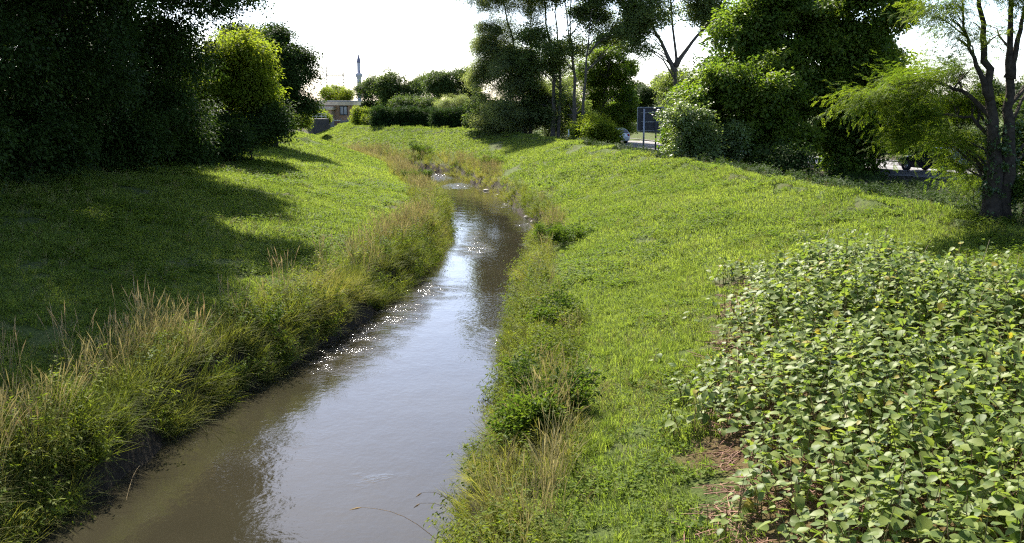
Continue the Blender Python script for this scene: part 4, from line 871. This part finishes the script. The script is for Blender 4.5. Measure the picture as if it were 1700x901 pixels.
# ------------------------------------------------------------------ footbridge, building, fence
M_CONC = plain('dark_concrete', (.065, .055, .048), .9, var=.25, scale=3, bump=.3); M_RAIL = plain('pale_railing', (.45, .45, .44), .5, .3)
br = empty('footbridge', (-25.6, 106.0, 3.1), 'low dark concrete footbridge with pale railing over the stream', 'bridge', rz=R(22))
mb = MB(); mb.box((0, 0, .62), (12.6, 2.4, .56)); mb.build('deck', M_CONC, br)
mb = MB(); mb.add([(4.3, -1.4, .33), (6.4, -1.4, .33), (6.4, -1.4, -.1), (4.6, -1.4, -.75), (4.3, 1.4, .33), (6.4, 1.4, .33), (6.4, 1.4, -.1), (4.6, 1.4, -.75)], [(0, 3, 2, 1), (4, 5, 6, 7), (0, 1, 5, 4), (1, 2, 6, 5), (2, 3, 7, 6), (3, 0, 4, 7)]); mb.build('abutment', M_CONC, br)
mb = MB(); mb.add([(-4.3, -1.4, .33), (-6.4, -1.4, .33), (-6.4, -1.4, -.1), (-4.6, -1.4, -.75), (-4.3, 1.4, .33), (-6.4, 1.4, .33), (-6.4, 1.4, -.1), (-4.6, 1.4, -.75)], [(1, 2, 3, 0), (7, 6, 5, 4), (4, 5, 1, 0), (5, 6, 2, 1), (6, 7, 3, 2), (7, 4, 0, 3)]); mb.build('abutment', M_CONC, br)
for s in (-1, 1):
    rl = MB().box((0, s * 1.1, 1.42), (12.2, .06, .06)).build('railing', M_RAIL, br); MB().box((0, s * 1.1, 1.16), (12.2, .04, .04)).build('lower_rail', M_RAIL, rl)
    for x in np.arange(-6, 6.01, 1.0): MB().box((x, s * 1.1, 1.145), (.05, .05, .48)).build('post', M_RAIL, rl)

def brick_mat():
    m = bpy.data.materials.new('brick_wall'); N, L = nodes_of(m); b = N['Principled BSDF']; tc = N.new('ShaderNodeTexCoord'); mp = N.new('ShaderNodeMapping'); mp.inputs['Rotation'].default_value = (R(90), 0, 0)
    br_ = N.new('ShaderNodeTexBrick'); br_.inputs['Scale'].default_value = 4; br_.inputs['Color1'].default_value = (.48, .23, .10, 1); br_.inputs['Color2'].default_value = (.55, .30, .15, 1); br_.inputs['Mortar'].default_value = (.36, .32, .27, 1)
    L.new(tc.outputs['Object'], mp.inputs[0]); L.new(mp.outputs[0], br_.inputs['Vector']); L.new(br_.outputs['Color'], b.inputs['Base Color']); b.inputs['Roughness'].default_value = .9; return m
M_BRICK = brick_mat(); M_ROOF = plain('roof_felt', (.30, .30, .31), .8, scale=3); M_FASCIA = plain('roof_edge', (.58, .44, .28), .6, scale=3); M_FRAME = plain('dark_window_frame', (.03, .03, .03), .5); M_PANE = plain('window_pane', (.25, .28, .30), .1, spec=.8)
d = 140; zg = 2.35; k = d / FPX
bx0, bx1 = at(470, 180, d).x, at(585, 180, d).x; zt = at(500, 168, d).z
bd = empty('brick_building', ((bx0 + bx1) / 2, d, zg), 'low flat roofed brick building behind the footbridge', 'building')
w = bx1 - bx0; h_ = zt - zg
MB().box((0, 3, (h_ - .55) / 2), (w - .2, 6, h_ - .55)).build('wall', M_BRICK, bd)
rf_ = MB().box((0, 2.9, h_ - .29), (w + .5, 7.0, .50)).build('roof', M_FASCIA, bd); MB().box((0, 2.9, h_ + .03), (w + .6, 7.1, .12)).build('roof_cover', M_ROOF, rf_)
ax0, ax1 = at(475, 180, d).x - bd.location.x, at(556, 180, d).x - bd.location.x; az = at(500, 178, d - 2.5).z - zg
MB().box(((ax0 + ax1) / 2, -1.3, (az - .3) / 2), (ax1 - ax0 - .1, 2.5, az - .3)).build('annex_wall', M_BRICK, bd)
an = MB().box(((ax0 + ax1) / 2, -1.35, az - .17), (ax1 - ax0 + .3, 2.9, .30)).build('annex_roof', M_FASCIA, bd); MB().box(((ax0 + ax1) / 2, -1.35, az + .02), (ax1 - ax0 + .36, 2.96, .07)).build('roof_cover', M_ROOF, an)
wx0, wx1 = at(564, 180, d).x - bd.location.x, at(577, 180, d).x - bd.location.x; wz0, wz1 = at(570, 191, d).z - zg, at(570, 175.5, d).z - zg
wn = MB().box(((wx0 + wx1) / 2, -.04, (wz0 + wz1) / 2), (wx1 - wx0, .12, wz1 - wz0)).build('window', M_FRAME, bd)
for s in (-1, 1): MB().box(((wx0 + wx1) / 2 + s * (wx1 - wx0) * .23, -.115, (wz0 + wz1) / 2), ((wx1 - wx0) * .34, .03, (wz1 - wz0) * .8)).build('pane', M_PANE, wn)
M_FENCE = plain('weathered_grey_board', (.17, .16, .17), .85, var=.2); d = 122
fx = [at(p, 200, d).x for p in (541, 554, 566, 578, 590, 604)]; zf = hz(fx[0], d); fe = empty('garden_fence', (fx[0], d, zf), 'low grey garden fence between the footbridge and the hedge', 'fence')
for i, x in enumerate(fx): MB().box((x - fx[0], 0, .65), (.12, .12, 1.5)).build('post', M_FENCE, fe)
for i in range(5):
    a, b = fx[i] - fx[0], fx[i + 1] - fx[0]
    if i in (0, 2): MB().box(((a + b) / 2, .02, .62), (b - a - .14, .05, 1.15)).build('panel', M_FENCE, fe)
    else:
        for z in (.45, 1.2): MB().box(((a + b) / 2, .02, z), (b - a - .14, .06, .08)).build('rail', M_RAIL, fe)

# ------------------------------------------------------------------ minaret and power line portal far behind
d = 400; c = at(597, 165, d); zg = 2.3; k = d / FPX
M_MIN = plain('pale_render', (.45, .42, .48), .8, var=.08); M_LEAD = plain('grey_lead_cap', (.16, .14, .19), .5, .2, var=.1)
mi = empty('minaret', (c.x, d, zg), 'slender pale minaret with pointed cap and balcony above the far trees', 'minaret')
Zp = lambda py: at(597, py, d).z - zg
def sub(nm, prof, mat, par=mi, n=12): return MB().lathe(prof, n).build(nm, mat, par)
sub('lower_shaft', [(3.4 * k, 0), (3.4 * k, Zp(131))], M_MIN)
bal = sub('balcony', [(3.4 * k, Zp(131)), (4.6 * k, Zp(128)), (6.0 * k, Zp(125.5)), (6.2 * k, Zp(125)), (6.2 * k, Zp(124.4)), (2.9 * k, Zp(124.4))], M_MIN)
sub('parapet', [(6.1 * k, Zp(124.4)), (6.2 * k, Zp(121.5)), (5.8 * k, Zp(121.5)), (5.8 * k, Zp(124.4))], M_MIN, bal)
sub('upper_shaft', [(2.9 * k, Zp(124.4)), (2.8 * k, Zp(104))], M_MIN)
cap = sub('cap', [(2.8 * k, Zp(104)), (3.5 * k, Zp(103.4)), (3.4 * k, Zp(102.5)), (2.6 * k, Zp(98)), (1.5 * k, Zp(94)), (.5 * k, Zp(89.5)), (.1 * k, Zp(88.5))], M_LEAD)
sub('finial', [(.12 * k, Zp(89)), (.3 * k, Zp(88)), (.12 * k, Zp(87.4)), (.05 * k, Zp(85.5)), (0, Zp(85.3))], M_LEAD, cap, 8)
MB().box((1.3 * k, -2.75 * k, (Zp(121) + Zp(117)) / 2), (1.6 * k, .3 * k, Zp(117) - Zp(121))).build('balcony_door', M_LEAD, mi)
d = 360; k = d / FPX; c = at(557, 160, d); M_PYL = plain('faded_lattice_steel', (.10, .10, .12), .6, .3)
py_ = empty('lattice_portal', (c.x, d, zg), 'thin steel lattice portal standing left of the minaret', 'power pylon'); Zp = lambda p: at(557, p, d).z - zg
for s, topy in ((-1, 110), (1, 108)):
    mb = MB()
    for e2 in (-.28, .28):
        for f2 in (-.28, .28): mb.tube([(s * 13.5 * k + e2, f2, 0), (s * 13.5 * k + e2 * .4, f2 * .4, Zp(topy))], [.10, .08], 4)
    for z in np.arange(0, Zp(topy) - 1, 1.0): mb.tube([(s * 13.5 * k - .25, -.25, z), (s * 13.5 * k + .25, -.25, z + 1)], [.05, .05], 4); mb.tube([(s * 13.5 * k + .25, .25, z), (s * 13.5 * k - .25, .25, z + 1)], [.05, .05], 4)
    mb.build('mast', M_PYL, py_)
mb = MB(); zb = Zp(125)
for e2 in (0, .5):
    for f2 in (-.25, .25): mb.tube([(-15 * k, f2, zb + e2), (15 * k, f2, zb + e2)], [.13, .13], 4)
for i, x in enumerate(np.arange(-15 * k, 15 * k - .5, .7)): mb.tube([(x, -.25, zb + (0 if i % 2 else .5)), (x + .7, -.25, zb + (.5 if i % 2 else 0))], [.05, .05], 4)
bm_ = mb.build('crossbeam', M_PYL, py_)
for x in (-7 * k, -3 * k, 0, 3 * k, 7 * k): MB().tube([(x, 0, zb + .5), (x + .1, 0, zb + 1.1)], [.06, .03], 6).build('insulator', M_PYL, bm_)

# ------------------------------------------------------------------ stones lying in the riffles
M_STONE = plain('wet_stone', (.05, .045, .038), .65, var=.4, scale=5, bump=.5, col2=(.13, .115, .095)); gs = np.random.default_rng(3)
for i, (x, y) in enumerate([(1.35, 47.2), (1.1, 49.6), (.75, 51.5), (.55, 54.2), (.25, 57.0), (-.2, 59.5), (1.0, 44.5), (-.9, 63.5), (-1.7, 67), (-5.25, 24.2), (-4.65, 26.4), (-4.2, 28.6)]):
    me = bpy.data.meshes.new('river_stone'); bm = bmesh.new(); bmesh.ops.create_icosphere(bm, subdivisions=2, radius=1.0); q = gs.uniform(0, 6.28, 3)
    for v in bm.verts: v.co *= 1 + .16 * math.sin(3 * v.co.x + q[0]) + .13 * math.sin(4 * v.co.y + q[1]) + .1 * math.sin(5 * v.co.z + q[2])
    bm.to_mesh(me); bm.free(); o = link('river_stone', me, M_STONE, smooth=True); r_ = gs.uniform(.10, .2); o.scale = (r_ * 1.3, r_, r_ * .55); o.rotation_euler = (0, 0, gs.uniform(0, 6.28)); o.location = (x, y, .015)
    right = [1.0, 1.35, 1.1, .75, .55, .25, -.2, -.9, -1.7]; word = ('nearest', 'second nearest', 'third nearest', 'fourth nearest', 'fifth nearest', 'fourth farthest', 'third farthest', 'second farthest', 'farthest')
    tag(o, (word[right.index(x)] + ' of the dark stones along the right edge of the far water') if x > -3 else ('dark stone under the left bank by the riffle, ' + {-5.25: 'nearest', -4.65: 'middle one', -4.2: 'farthest'}[x] + ' of three'), 'stone', 'stones in the riffles')
